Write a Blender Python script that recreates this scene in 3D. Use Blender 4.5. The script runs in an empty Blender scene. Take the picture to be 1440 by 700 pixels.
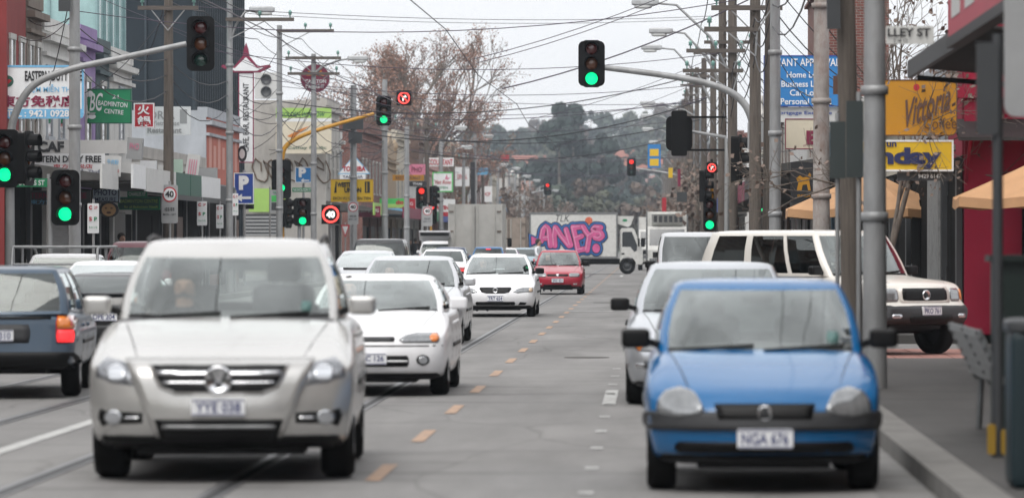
import bpy, bmesh, math, random
from mathutils import Vector, Matrix
from mathutils.bvhtree import BVHTree
random.seed(11)
R = math.radians; PI = math.pi
C = bpy.context.scene.collection
F = 6000.0; VX = 912.0; HY = 340.0; H = 1.68          # lens (pixels of a 1440 wide frame), vanishing point, eye height
def X(px, d): return (px - VX) * d / F
def Z(py, d): return H - (py - HY) * d / F

# ------------------------------------------------------------------ materials
MATS = {}
def nmat(name):
    m = bpy.data.materials.new(name); m.use_nodes = True
    nt = m.node_tree
    return m, nt, nt.nodes['Principled BSDF'], nt.links
def pbr(name, col, rough=.6, metal=0., var=.12, scale=6., dirt=0., bump=0., bscale=40., coat=0., dcol=(.06,.05,.04), stretch=(1,1,1), spec=.5):
    if name in MATS: return MATS[name]
    m, nt, b, L = nmat(name); N = nt.nodes
    b.inputs['Roughness'].default_value = rough; b.inputs['Metallic'].default_value = metal
    b.inputs['Coat Weight'].default_value = coat; b.inputs['Coat Roughness'].default_value = .04
    b.inputs['Specular IOR Level'].default_value = spec
    tc = N.new('ShaderNodeTexCoord'); mp = N.new('ShaderNodeMapping'); L.new(tc.outputs['Object'], mp.inputs[0])
    mp.inputs['Scale'].default_value = stretch
    c = (*col, 1)
    src = None
    if var > 0:
        nz = N.new('ShaderNodeTexNoise'); nz.inputs['Scale'].default_value = scale; nz.inputs['Detail'].default_value = 5; nz.inputs['Roughness'].default_value = .62
        L.new(mp.outputs[0], nz.inputs['Vector'])
        mx = N.new('ShaderNodeMix'); mx.data_type = 'RGBA'
        mx.inputs[6].default_value = (*[v * (1 - var) for v in col], 1); mx.inputs[7].default_value = (*[min(1, v * (1 + var)) for v in col], 1)
        mr = N.new('ShaderNodeMapRange'); mr.inputs[1].default_value = .3; mr.inputs[2].default_value = .7
        L.new(nz.outputs[0], mr.inputs[0]); L.new(mr.outputs[0], mx.inputs[0]); src = mx.outputs[2]
    if dirt > 0:
        n2 = N.new('ShaderNodeTexNoise'); n2.inputs['Scale'].default_value = scale * .35 + .4; n2.inputs['Detail'].default_value = 8; n2.inputs['Roughness'].default_value = .7
        L.new(mp.outputs[0], n2.inputs['Vector'])
        r2 = N.new('ShaderNodeMapRange'); r2.inputs[1].default_value = .5; r2.inputs[2].default_value = .72; r2.inputs[4].default_value = dirt
        L.new(n2.outputs[0], r2.inputs[0])
        m2 = N.new('ShaderNodeMix'); m2.data_type = 'RGBA'; m2.inputs[7].default_value = (*dcol, 1)
        L.new(r2.outputs[0], m2.inputs[0])
        if src: L.new(src, m2.inputs[6])
        else: m2.inputs[6].default_value = c
        src = m2.outputs[2]
    if src: L.new(src, b.inputs['Base Color'])
    else: b.inputs['Base Color'].default_value = c
    if bump > 0:
        n3 = N.new('ShaderNodeTexNoise'); n3.inputs['Scale'].default_value = bscale; n3.inputs['Detail'].default_value = 3
        L.new(mp.outputs[0], n3.inputs['Vector'])
        bp = N.new('ShaderNodeBump'); bp.inputs['Strength'].default_value = bump; bp.inputs['Distance'].default_value = .02
        L.new(n3.outputs[0], bp.inputs['Height']); L.new(bp.outputs[0], b.inputs['Normal'])
    MATS[name] = m
    return m
def emis(name, col, s):
    if name in MATS: return MATS[name]
    m, nt, b, L = nmat(name)
    b.inputs['Base Color'].default_value = (*[v * .3 for v in col], 1); b.inputs['Emission Color'].default_value = (*col, 1); b.inputs['Emission Strength'].default_value = s
    MATS[name] = m; return m
def glass(name, tint, refl=1., rough=.02):
    if name in MATS: return MATS[name]
    m = bpy.data.materials.new(name); m.use_nodes = True; nt = m.node_tree; N = nt.nodes; L = nt.links; N.clear()
    o = N.new('ShaderNodeOutputMaterial'); t = N.new('ShaderNodeBsdfTransparent'); t.inputs[0].default_value = (*tint, 1)
    g = N.new('ShaderNodeBsdfGlossy'); g.inputs['Roughness'].default_value = rough; g.inputs[0].default_value = (.93, .98, .97, 1)
    fr = N.new('ShaderNodeFresnel'); fr.inputs[0].default_value = 1.52
    ma = N.new('ShaderNodeMath'); ma.operation = 'MULTIPLY'; ma.use_clamp = True; ma.inputs[1].default_value = refl
    mx = N.new('ShaderNodeMixShader')
    L.new(fr.outputs[0], ma.inputs[0]); L.new(ma.outputs[0], mx.inputs[0]); L.new(t.outputs[0], mx.inputs[1]); L.new(g.outputs[0], mx.inputs[2]); L.new(mx.outputs[0], o.inputs[0])
    MATS[name] = m; return m

def paint(name, col, metal=0., rough=.32, dirt=.12):
    return pbr('paint_' + name, col, rough=rough, metal=metal, var=.04, scale=2.5, dirt=dirt, coat=.4, dcol=(.22, .2, .18))
blk = pbr('black_plastic', (.004, .004, .0045), rough=.5, var=.2, spec=.25)
trim = pbr('grey_plastic', (.028, .029, .032), rough=.6, var=.15)
rubber = pbr('rubber', (.004, .004, .004), rough=.85, var=.25, dirt=.2, dcol=(.02, .019, .018), spec=.2)
alloy = pbr('alloy', (.42, .43, .44), rough=.35, metal=.7, dirt=.4)
chrome = pbr('chrome', (.75, .76, .78), rough=.14, metal=1., var=.05)
inter = pbr('interior', (.11, .11, .115), rough=.8, var=.2)
seatm = pbr('seat_cloth', (.06, .062, .068), rough=.9, var=.2)
lens = pbr('headlamp', (.24, .25, .26), rough=.12, metal=.45, var=.25, scale=14, coat=1., stretch=(3, 1, .3))
lens2 = pbr('headlamp_dim', (.22, .23, .25), rough=.12, metal=.5, var=.5, scale=11, coat=1.)
bulb = pbr('lamp_reflector', (.55, .57, .6), rough=.15, metal=.7, var=.1, coat=1.)
amber = pbr('amber_lens', (.7, .2, .03), rough=.15, coat=1., var=.12)
redlens = pbr('red_lens', (.4, .012, .015), rough=.15, coat=1., var=.12)
brake = emis('brake_light', (1, .03, .03), .9)
brake_hot = emis('brake_light_bright', (1, .03, .035), 1.3)
platew = pbr('plate_white', (.75, .76, .78), rough=.4, var=.06)
plateb = pbr('plate_ink', (.03, .04, .16), rough=.5, var=0)
gl_clear = glass('windscreen_glass', (.90, .95, .92), 3.3, .02)
gl_side = glass('side_glass', (.62, .68, .66), 1.6)
gl_dark = glass('tinted_glass', (.22, .25, .26), 1.8); gl_rear = glass('rear_glass', (.82, .88, .86), 1.)
gl_sky = glass('sloping_glass', (.55, .6, .6), 3.2)
sticker = pbr('sticker', (.07, .15, .14), rough=.5, var=.1)

# ------------------------------------------------------------------ objects
def tag(o, label=None, cat=None, group=None, kind=None):
    if label: o['label'] = label
    if cat: o['category'] = cat
    if group: o['group'] = group
    if kind: o['kind'] = kind
    return o
def thing(name, label, cat, loc=(0, 0, 0), rotz=0., group=None):
    o = bpy.data.objects.new(name, None); C.objects.link(o); o.location = loc; o.rotation_euler = (0, 0, rotz); o.empty_display_size = .2
    return tag(o, label, cat, group)
class MB:
    def __init__(s): s.v = []; s.f = []; s.mi = []; s.m = []; s.cur = 0; s.sm = []
    def mat(s, m):
        if m not in s.m: s.m.append(m)
        s.cur = s.m.index(m); return s
    def add(s, vs, fs, smooth=False):
        n = len(s.v); s.v += [tuple(v) for v in vs]
        for f in fs: s.f.append(tuple(i + n for i in f)); s.mi.append(s.cur); s.sm.append(smooth)
        return s
    def box(s, x0, y0, z0, x1, y1, z1):
        return s.add([(x0,y0,z0),(x1,y0,z0),(x1,y1,z0),(x0,y1,z0),(x0,y0,z1),(x1,y0,z1),(x1,y1,z1),(x0,y1,z1)],
                     [(0,3,2,1),(4,5,6,7),(0,1,5,4),(1,2,6,5),(2,3,7,6),(3,0,4,7)])
    def cbox(s, c, sx, sy, sz): return s.box(c[0]-sx/2, c[1]-sy/2, c[2]-sz/2, c[0]+sx/2, c[1]+sy/2, c[2]+sz/2)
    def obox(s, p0, p1, w, h):                            # a bar from p0 to p1, w wide, h high
        p0 = Vector(p0); p1 = Vector(p1); t = (p1 - p0).normalized()
        u = t.cross(Vector((0, 0, 1))); u = u.normalized() if u.length > 1e-4 else Vector((1, 0, 0)); n = u.cross(t)
        vs = [p + u * (a * w / 2) + n * (b * h / 2) for p in (p0, p1) for a, b in ((-1,-1),(1,-1),(1,1),(-1,1))]
        return s.add(vs, [(0,3,2,1),(4,5,6,7),(0,1,5,4),(1,2,6,5),(2,3,7,6),(3,0,4,7)])
    def tube(s, pts, r, n=8, r1=None, cap=True):
        pts = [Vector(p) for p in pts]; k = len(pts); vs = []; fs = []
        up = Vector((0, 0, 1))
        t0 = (pts[1] - pts[0]).normalized()
        u = t0.cross(up) if abs(t0.z) < .95 else t0.cross(Vector((1, 0, 0))); u.normalize()
        for i, p in enumerate(pts):
            t = (pts[min(i+1, k-1)] - pts[max(i-1, 0)]).normalized()
            u = (u - t * u.dot(t)).normalized(); w = t.cross(u)
            rr = r if r1 is None else r + (r1 - r) * i / (k - 1)
            for j in range(n):
                a = 2 * PI * j / n; vs.append(p + (u * math.cos(a) + w * math.sin(a)) * rr)
        for i in range(k - 1):
            for j in range(n): fs.append((i*n+j, i*n+(j+1) % n, (i+1)*n+(j+1) % n, (i+1)*n+j))
        s.add(vs, fs, True)
        if cap: s.add(vs[:n], [tuple(range(n))[::-1]]); s.add(vs[-n:], [tuple(range(n))])
        return s
    def lathe(s, prof, n=20, axis='z', c=(0, 0, 0), a0=0, a1=2*PI):
        full = abs(a1 - a0 - 2 * PI) < 1e-6; vs = []; fs = []; m = n if full else n + 1
        for r, h in prof:
            for j in range(m):
                a = a0 + (a1 - a0) * j / n; p = (r * math.cos(a), r * math.sin(a), h)
                if axis == 'x': p = (p[2], p[0], p[1])
                if axis == 'y': p = (p[0], p[2], p[1])
                vs.append((p[0]+c[0], p[1]+c[1], p[2]+c[2]))
        for i in range(len(prof) - 1):
            for j in range(n): fs.append((i*m+j, i*m+(j+1) % m, (i+1)*m+(j+1) % m, (i+1)*m+j))
        return s.add(vs, fs, True)
    def prism(s, ol, y0, y1):                             # outline in x,z pushed along y
        n = len(ol); vs = [(x, y0, z) for x, z in ol] + [(x, y1, z) for x, z in ol]
        s.add(vs, [tuple(range(n)), tuple(range(2*n-1, n-1, -1))] + [(i, i+n, (i+1) % n + n, (i+1) % n) for i in range(n)])
        return s
    def prismx(s, ol, x0, x1):                            # outline in y,z pushed along x
        n = len(ol); vs = [(x0, y, z) for y, z in ol] + [(x1, y, z) for y, z in ol]
        s.add(vs, [tuple(range(n)), tuple(range(2*n-1, n-1, -1))] + [(i, i+n, (i+1) % n + n, (i+1) % n) for i in range(n)])
        return s
    def prismz(s, ol, z0, z1):
        n = len(ol); vs = [(x, y, z0) for x, y in ol] + [(x, y, z1) for x, y in ol]
        s.add(vs, [tuple(range(n)), tuple(range(2*n-1, n-1, -1))] + [(i, i+n, (i+1) % n + n, (i+1) % n) for i in range(n)])
        return s
    def rbox(s, c, sx, sy, sz, r=.25, n=3, rot=0.):       # rounded box
        vs, fs = rcube((r, r, r), (n, n, n), 3); cs, sn = math.cos(rot), math.sin(rot)
        o = []
        for v in vs:
            x, y, z = v[0]*sx/2, v[1]*sy/2, v[2]*sz/2
            o.append((c[0]+x*cs-y*sn, c[1]+x*sn+y*cs, c[2]+z))
        return s.add(o, fs, True)
    def build(s, name, mats=None, parent=None, loc=None, fix=True):
        me = bpy.data.meshes.new(name); me.from_pydata(s.v, [], s.f)
        ms = s.m if s.m else (mats if isinstance(mats, (list, tuple)) else [mats])
        for m in ms: me.materials.append(m)
        me.polygons.foreach_set('material_index', s.mi if len(ms) > 1 else [0] * len(s.f))
        me.polygons.foreach_set('use_smooth', s.sm)
        me.update()
        if fix:
            b = bmesh.new(); b.from_mesh(me); bmesh.ops.recalc_face_normals(b, faces=b.faces); b.to_mesh(me); b.free()
        o = bpy.data.objects.new(name, me); C.objects.link(o)
        if parent: o.parent = parent
        if loc: o.location = loc
        return o
def rcube(r, n, k):                                       # rounded unit cube surface, axis radii r, n interior cuts, k cuts in the rounding
    ax = []
    for i in range(3):
        a = [-1 + r[i] * j / k for j in range(k)] + [-(1 - r[i]) + 2 * (1 - r[i]) * j / n[i] for j in range(n[i] + 1)] + [1 - r[i] + r[i] * j / k for j in range(1, k + 1)]
        ax.append(a)
    idx = {}; vs = []; fs = []
    def g(i, j, l):
        if (i, j, l) not in idx:
            p = Vector((ax[0][i], ax[1][j], ax[2][l]))
            q = Vector([max(-(1 - r[t]), min(1 - r[t], p[t])) for t in range(3)])
            d = Vector([(p[t] - q[t]) / r[t] for t in range(3)])
            if d.length > 1e-6: d.normalize()
            idx[(i, j, l)] = len(vs); vs.append(Vector([q[t] + r[t] * d[t] for t in range(3)]))
        return idx[(i, j, l)]
    nx, ny, nz = [len(a) - 1 for a in ax]
    for i in range(nx):
        for j in range(ny):
            fs.append((g(i,j,0), g(i,j+1,0), g(i+1,j+1,0), g(i+1,j,0))); fs.append((g(i,j,nz), g(i+1,j,nz), g(i+1,j+1,nz), g(i,j+1,nz)))
    for i in range(nx):
        for l in range(nz):
            fs.append((g(i,0,l), g(i+1,0,l), g(i+1,0,l+1), g(i,0,l+1))); fs.append((g(i,ny,l), g(i,ny,l+1), g(i+1,ny,l+1), g(i+1,ny,l)))
    for j in range(ny):
        for l in range(nz):
            fs.append((g(0,j,l), g(0,j,l+1), g(0,j+1,l+1), g(0,j+1,l))); fs.append((g(nx,j,l), g(nx,j+1,l), g(nx,j+1,l+1), g(nx,j,l+1)))
    return vs, fs
def interp(P, x):                                         # smooth monotone curve through points
    if x <= P[0][0]: return P[0][1]
    if x >= P[-1][0]: return P[-1][1]
    n = len(P); S = [(P[i+1][1] - P[i][1]) / (P[i+1][0] - P[i][0]) for i in range(n - 1)]
    def tg(i):
        if i == 0: return S[0]
        if i == n - 1: return S[-1]
        return 0 if S[i-1] * S[i] <= 0 else 2 * S[i-1] * S[i] / (S[i-1] + S[i])
    for i in range(n - 1):
        if x <= P[i+1][0]:
            h = P[i+1][0] - P[i][0]; t = (x - P[i][0]) / h
            return (2*t**3-3*t*t+1)*P[i][1] + (t**3-2*t*t+t)*h*tg(i) + (-2*t**3+3*t*t)*P[i+1][1] + (t**3-t*t)*h*tg(i+1)
def rect(x0, z0, x1, z1, r=.02, n=3):
    r = min(r, abs(x1-x0)/2*.98, abs(z1-z0)/2*.98); o = []
    for cx, cz, a in ((x1-r, z0+r, -90), (x1-r, z1-r, 0), (x0+r, z1-r, 90), (x0+r, z0+r, 180)):
        for i in range(n + 1):
            t = R(a + 90 * i / n); o.append((cx + r*math.cos(t), cz + r*math.sin(t)))
    return o
def ell(cx, cz, rx, rz=None, n=18):
    rz = rz or rx
    return [(cx + rx*math.cos(2*PI*i/n), cz + rz*math.sin(2*PI*i/n)) for i in range(n)]
def rows_of(ol, nv):
    zs = [p[1] for p in ol]; z0, z1 = min(zs), max(zs); out = []; e = (z1 - z0) * .004
    for i in range(nv + 1):
        z = z0 + e + (z1 - z0 - 2*e) * i / nv; xs = []
        for j in range(len(ol)):
            a, b = ol[j], ol[(j+1) % len(ol)]
            if (a[1] - z) * (b[1] - z) < 0: xs.append(a[0] + (b[0]-a[0]) * (z-a[1]) / (b[1]-a[1]))
        if len(xs) >= 2: out.append((z, min(xs), max(xs)))
    return out
# text: mesh lettering lying in x,z facing -y, fitted into a box w by h centred at c
_tc = {}
def text_mesh(body, bold=0.):
    k = (body, bold)
    if k not in _tc:
        cu = bpy.data.curves.new('lettering', 'FONT'); cu.body = body; cu.align_x = 'CENTER'; cu.resolution_u = 3; cu.offset = bold
        o = bpy.data.objects.new('lettering', cu); C.objects.link(o)
        dg = bpy.context.evaluated_depsgraph_get(); me = bpy.data.meshes.new_from_object(o.evaluated_get(dg))
        bpy.data.objects.remove(o)
        _tc[k] = ([tuple(v.co) for v in me.vertices], [tuple(p.vertices) for p in me.polygons]); bpy.data.meshes.remove(me)
    return _tc[k]
def put_text(mb, body, cx, cz, w, h, y=-.004, bold=0., m=None, slant=0., rot=0., keep=False, serif=False):
    vs, fs = text_mesh(body, bold)
    if not vs: return
    x0 = min(v[0] for v in vs); x1 = max(v[0] for v in vs); z0 = min(v[1] for v in vs); z1 = max(v[1] for v in vs)
    sx = w / max(1e-6, x1 - x0); sz = h / max(1e-6, z1 - z0)
    if keep: sx = sz = min(sx, sz)
    if m: mb.mat(m)
    c, s = math.cos(rot), math.sin(rot); o = []
    for v in vs:
        a = (v[0] - (x0+x1)/2) * sx; b = (v[1] - (z0+z1)/2) * sz; a += slant * b
        o.append((cx + a*c - b*s, y, cz + a*s + b*c))
    mb.add(o, [f[::-1] for f in fs])
# ------------------------------------------------------------------ camera, light, ground
sc = bpy.context.scene
cam = bpy.data.cameras.new('camera'); co_ = bpy.data.objects.new('camera', cam); C.objects.link(co_); sc.camera = co_
co_.location = (0, 0, H); co_.rotation_euler = (R(90), 0, 0)
cam.sensor_width = 36; cam.lens = 36 * F / 1440; cam.shift_x = -(VX - 720) / 1440; cam.shift_y = -(350 - HY) / 1440
cam.clip_end = 9000; cam.clip_start = .5
cam.dof.use_dof = True; cam.dof.focus_distance = 97; cam.dof.aperture_fstop = 150 / 50
w = bpy.data.worlds.new('World'); sc.world = w; w.use_nodes = True; nt = w.node_tree; N = nt.nodes; L_ = nt.links
SUN_EL, SUN_AZ = 58, 200
sky = N.new('ShaderNodeTexSky'); sky.sky_type = 'NISHITA'; sky.sun_disc = False; sky.sun_elevation = R(SUN_EL); sky.sun_rotation = R(SUN_AZ); sky.dust_density = 4; sky.air_density = 1.2
hs = N.new('ShaderNodeHueSaturation'); hs.inputs['Saturation'].default_value = .12
# cloud deck: soft uneven brightness by direction
tc = N.new('ShaderNodeTexCoord'); mp = N.new('ShaderNodeMapping'); mp.inputs['Scale'].default_value = (1, 1, 3)
nz = N.new('ShaderNodeTexNoise'); nz.inputs['Scale'].default_value = 2.2; nz.inputs['Detail'].default_value = 6
mr = N.new('ShaderNodeMapRange'); mr.inputs[1].default_value = .35; mr.inputs[2].default_value = .7; mr.inputs[3].default_value = .93; mr.inputs[4].default_value = 1.07
mix = N.new('ShaderNodeMix'); mix.data_type = 'RGBA'; mix.blend_type = 'MULTIPLY'; mix.inputs[0].default_value = 1
flat = N.new('ShaderNodeMix'); flat.data_type = 'RGBA'; flat.inputs[0].default_value = .75; flat.inputs[7].default_value = (8.8, 8.85, 9.0, 1)
L_.new(sky.outputs[0], hs.inputs['Color']); L_.new(hs.outputs[0], flat.inputs[6]); L_.new(tc.outputs['Generated'], mp.inputs[0]); L_.new(mp.outputs[0], nz.inputs['Vector']); L_.new(nz.outputs[0], mr.inputs[0])
mr.inputs[3].default_value = .62; mr.inputs[4].default_value = 1.45                    # brighter and darker banks of cloud overhead, even near the horizon
sx = N.new('ShaderNodeSeparateXYZ'); L_.new(tc.outputs['Generated'], sx.inputs[0])
mz_ = N.new('ShaderNodeMapRange'); mz_.inputs[1].default_value = .06; mz_.inputs[2].default_value = .35; mz_.interpolation_type = 'SMOOTHSTEP'; L_.new(sx.outputs[2], mz_.inputs[0])
ml = N.new('ShaderNodeMix'); ml.inputs[2].default_value = 1.; L_.new(mz_.outputs[0], ml.inputs[0]); L_.new(mr.outputs[0], ml.inputs[3])
m2_ = N.new('ShaderNodeMapRange'); m2_.inputs[1].default_value = .35; m2_.inputs[2].default_value = .7; m2_.inputs[3].default_value = .86; m2_.inputs[4].default_value = .97; L_.new(nz.outputs[0], m2_.inputs[0]); L_.new(m2_.outputs[0], ml.inputs[2])
L_.new(flat.outputs[2], mix.inputs[6]); L_.new(ml.outputs[0], mix.inputs[7])
bg = N['Background']; bg.inputs['Strength'].default_value = .15; L_.new(mix.outputs[2], bg.inputs['Color'])
sl = bpy.data.lights.new('sun', 'SUN'); so = bpy.data.objects.new('sun', sl); C.objects.link(so)
sl.energy = 1.5; sl.angle = R(38); sl.color = (1, .96, .9); so.rotation_euler = (R(90 - SUN_EL), 0, R(180 - SUN_AZ))
vs_ = sc.view_settings; vs_.view_transform = 'Standard'; vs_.look = 'None'; vs_.gamma = 1; vs_.use_curve_mapping = False; vs_.exposure = .22
# ------------------------------------------------------------------ ground: road, kerbs, footpaths, rails, paint
KL, KR, BL, BR = -12.3, 1.9, -15.5, 5.3                    # kerbs and building lines
def asphalt(name, col, patch=.5):
    m, nt, b, L = nmat(name); N = nt.nodes; b.inputs['Roughness'].default_value = .82; b.inputs['Specular IOR Level'].default_value = .35
    tc = N.new('ShaderNodeTexCoord')
    def nz(scale, det, st=(1, 1, 1)):
        mp = N.new('ShaderNodeMapping'); mp.inputs['Scale'].default_value = st; L.new(tc.outputs['Object'], mp.inputs[0])
        n = N.new('ShaderNodeTexNoise'); n.inputs['Scale'].default_value = scale; n.inputs['Detail'].default_value = det; n.inputs['Roughness'].default_value = .65; L.new(mp.outputs[0], n.inputs['Vector']); return n.outputs[0]
    def rng(s, a, b_, c, d):
        r = N.new('ShaderNodeMapRange'); r.inputs[1].default_value = a; r.inputs[2].default_value = b_; r.inputs[3].default_value = c; r.inputs[4].default_value = d; L.new(s, r.inputs[0]); return r.outputs[0]
    def mul(a, b_):
        x = N.new('ShaderNodeMath'); x.operation = 'MULTIPLY'; L.new(a, x.inputs[0]); L.new(b_, x.inputs[1]); return x.outputs[0]
    f = mul(rng(nz(60, 3), .3, .7, .86, 1.14), rng(nz(.9, 6, (1, .12, 1)), .3, .7, .80, 1.16))       # grain, wheel-worn streaks along the road
    f = mul(f, rng(nz(.35, 7, (1, .35, 1)), .35, .65, .84, 1.12))                                     # large patches
    f = mul(f, rng(nz(1.6, 8, (.12, 1, 1)), .56, .64, 1., .68))                                       # dark joints across the road
    mpv = N.new('ShaderNodeMapping'); mpv.inputs['Scale'].default_value = (.5, .16, 1); L.new(tc.outputs['Object'], mpv.inputs[0])
    wn = N.new('ShaderNodeTexNoise'); wn.inputs['Scale'].default_value = 1.3; wn.inputs['Detail'].default_value = 4; L.new(mpv.outputs[0], wn.inputs['Vector'])
    mw = N.new('ShaderNodeMix'); mw.data_type = 'RGBA'; mw.inputs[0].default_value = .35; L.new(mpv.outputs[0], mw.inputs[6]); L.new(wn.outputs[1], mw.inputs[7])
    vo = N.new('ShaderNodeTexVoronoi'); vo.feature = 'DISTANCE_TO_EDGE'; vo.inputs['Scale'].default_value = 1.1; L.new(mw.outputs[2], vo.inputs['Vector'])
    f = mul(f, rng(vo.outputs['Distance'], .003, .01, .8, 1.))                                      # sealed cracks
    mx = N.new('ShaderNodeMix'); mx.data_type = 'RGBA'; mx.blend_type = 'MULTIPLY'; mx.inputs[0].default_value = 1; mx.inputs[6].default_value = (*col, 1)
    L.new(f, mx.inputs[7]); L.new(mx.outputs[2], b.inputs['Base Color'])
    bp = N.new('ShaderNodeBump'); bp.inputs['Strength'].default_value = .25; bp.inputs['Distance'].default_value = .01; L.new(nz(90, 2), bp.inputs['Height']); L.new(bp.outputs[0], b.inputs['Normal'])
    return m
road_m = asphalt('road_asphalt', (.195, .19, .186)); path_m = asphalt('path_asphalt', (.066, .063, .061))
conc = pbr('kerb_concrete', (.15, .145, .137), .85, var=.2, scale=3, dirt=.5, dcol=(.12, .115, .11), bump=.2)
def sheet(name, x0, y0, x1, y1, z, m, nx=1):
    b = MB(); b.add([(x0,y0,z),(x1,y0,z),(x1,y1,z),(x0,y1,z)], [(0,1,2,3)]); return tag(b.build(name, m), kind='structure')
earth = pbr('ground_earth', (.10, .10, .085), .95, var=.3, scale=.2)
sheet('ground', -3000, -400, 3000, 5000, -.03, earth)
sheet('road', KL - .02, -170, KR + .02, 1500, 0, road_m)
sheet('side_street', KR + .02, 57.0, 40, 70.5, -.004, road_m); sheet('side_street', -50, 94.5, KL - .02, 102.4, -.004, road_m)
sheet('cross_street', KR + .02, 215.5, 60, 229, -.004, road_m); sheet('cross_street', -60, 215.5, KL - .02, 229, -.004, road_m)
sheet('car_park', -40, 165, BL, 204, .1, road_m)
def footpath(xk, xb, y0, y1):
    s = 1 if xb > xk else -1
    b = MB(); b.box(min(xk + s*.32, xb), y0, -.02, max(xk + s*.32, xb), y1, .13); tag(b.build('footpath', path_m), kind='structure')
    b = MB(); y = y0
    while y < y1 - .1:                                      # kerb stones with joints
        e = min(y + (2.4 if y < 200 else 24), y1); b.box(min(xk, xk + s*.3), y, -.02, max(xk, xk + s*.3), e - .02, .14); y = e
    tag(b.build('kerb', conc), kind='structure')
for a, b_ in ((-150, 57), (71, 215), (229.5, 1500)): footpath(KR, BR + .3, a, b_)
for a, b_ in ((-150, 94), (102.8, 215), (229.5, 1500)): footpath(KL, BL - .3, a, b_)
brick = pbr('pink_pavers', (.30, .15, .125), .8, var=.3, scale=9, dirt=.35, dcol=(.15, .1, .09))
b = MB()
random.seed(3)
for i in range(26):
    for j in range(20): b.box(2.3 + i*.42, 58.6 + j*.4, -.01, 2.3 + i*.42 + .405, 58.6 + j*.4 + .385, .012 + random.uniform(0, .004))
tag(b.build('brick_threshold', brick), kind='structure')
lidm = pbr('cover_iron', (.06, .055, .05), .7, metal=.4, var=.3, scale=20, dirt=.5)
for i, (x, y, r) in enumerate(((-.9, 62, .33), (-1.2, 118, .33), (-4.0, 155, .33))):
    b = MB(); b.lathe([(0, .006), (r*.8, .006), (r*.82, .002), (r*.86, .007), (r, .007), (r, 0)], 24, 'z'); tag(b.build('manhole_cover', lidm, None, (x, y, 0)), ['round iron cover in the road left of the pale silver saloon', 'round iron cover in the road beyond the white saloon', 'round iron cover between the tram rails far ahead'][i], 'manhole cover')
gut = pbr('gutter', (.15, .147, .143), .85, var=.2, scale=2, dirt=.5)
sheet('gutter', KR - .38, -20, KR - .005, 57, .004, gut); sheet('gutter', KL + .005, -20, KL + .38, 94, .004, gut); sheet('gutter', KR - .38, 71, KR - .005, 215, .004, gut)
steel = pbr('rail_steel', (.16, .16, .165), .45, metal=.5, var=.2, scale=3, dirt=.2, stretch=(1, .05, 1)); groove = pbr('rail_groove', (.02, .02, .021), .7, var=.2)
for xr in (-2.92, -4.36, -6.05, -7.49):
    b = MB(); b.mat(steel).add([(xr-.06,-20,.008),(xr-.0,-20,.008),(xr-.0,1400,.008),(xr-.06,1400,.008)], [(0,1,2,3)]); b.mat(groove).add([(xr,-20,.007),(xr+.075,-20,.007),(xr+.075,1400,.007),(xr,1400,.007)], [(0,1,2,3)])
    b.mat(steel).add([(xr+.075,-20,.008),(xr+.105,-20,.008),(xr+.105,1400,.008),(xr+.075,1400,.008)], [(0,1,2,3)])
    tag(b.build('tram_rail'), kind='structure')
orange = pbr('worn_orange_paint', (.36, .23, .15), .7, var=.25, scale=9, dirt=.95, dcol=(.14, .12, .11)); white_p = pbr('worn_white_paint', (.42, .42, .41), .7, var=.2, scale=7, dirt=.95, dcol=(.15, .15, .14))
b = MB()
for k in range(60):
    y = 30.0 + 5.85*k; b.add([(-2.0,y,.006),(-1.89,y,.006),(-1.89,y+2.2,.006),(-2.0,y+2.2,.006)], [(0,1,2,3)])
tag(b.build('lane_dashes', orange), kind='structure')
b = MB()
for k in range(14):
    y = 16 + 3.1*k; b.add([(-.47,y,.006),(-.37,y,.006),(-.37,y+.3,.006),(-.47,y+.3,.006)], [(0,1,2,3)])
b.add([(-.48,44,.006),(-.34,44,.006),(-.34,48.3,.006),(-.48,48.3,.006)], [(0,1,2,3)])
for y in (75, 81, 87): b.add([(-.47,y,.006),(-.37,y,.006),(-.37,y+.8,.006),(-.47,y+.8,.006)], [(0,1,2,3)])
tag(b.build('parking_marks', white_p), kind='structure')
b = MB(); b.add([(-5.27,-10,.006),(-5.13,-10,.006),(-5.13,92,.006),(-5.27,92,.006)], [(0,1,2,3)])
b.add([(-2.0,103,.007),(1.5,103,.007),(1.5,103.4,.007),(-2.0,103.4,.007)], [(0,1,2,3)]); b.add([(-1.4,205,.006),(-1.25,205,.006),(-1.25,215,.006),(-1.4,215,.006)], [(0,1,2,3)])
tag(b.build('centre_line', white_p), kind='structure')
# hill beyond the town
def hz(x, y):
    t = max(0, min(1, (y - 640) / 760)); t = t*t*(3-2*t)
    return -.1 + t * (30 + 3*math.sin(x*.021 + 1) + 2*math.sin(x*.043 + y*.01))
vs = []; fs = []; nx_, ny_ = 60, 40
for j in range(ny_ + 1):
    for i in range(nx_ + 1):
        x = -420 + 840*i/nx_; y = 640 + 960*j/ny_; vs.append((x, y, hz(x, y)))
for j in range(ny_):
    for i in range(nx_): a = j*(nx_+1)+i; fs.append((a, a+1, a+nx_+2, a+nx_+1))
b = MB(); b.add(vs, fs, True); tag(b.build('hill', pbr('hill_scrub', (.07, .08, .07), .95, var=.5, scale=.08, dirt=.4, dcol=(.1, .08, .06))), kind='structure')
# air
b = MB(); b.box(-460, -260, -1.2, 460, 1650, 75)
hm = bpy.data.materials.new('haze_air'); hm.use_nodes = True; hn = hm.node_tree; hn.nodes.clear()
ho = hn.nodes.new('ShaderNodeOutputMaterial'); pv = hn.nodes.new('ShaderNodeVolumePrincipled'); pv.inputs['Color'].default_value = (.80, .89, 1., 1); pv.inputs['Density'].default_value = .00025; pv.inputs['Anisotropy'].default_value = .2
hn.links.new(pv.outputs[0], ho.inputs['Volume'])
tag(b.build('haze', hm), kind='stuff')
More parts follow.
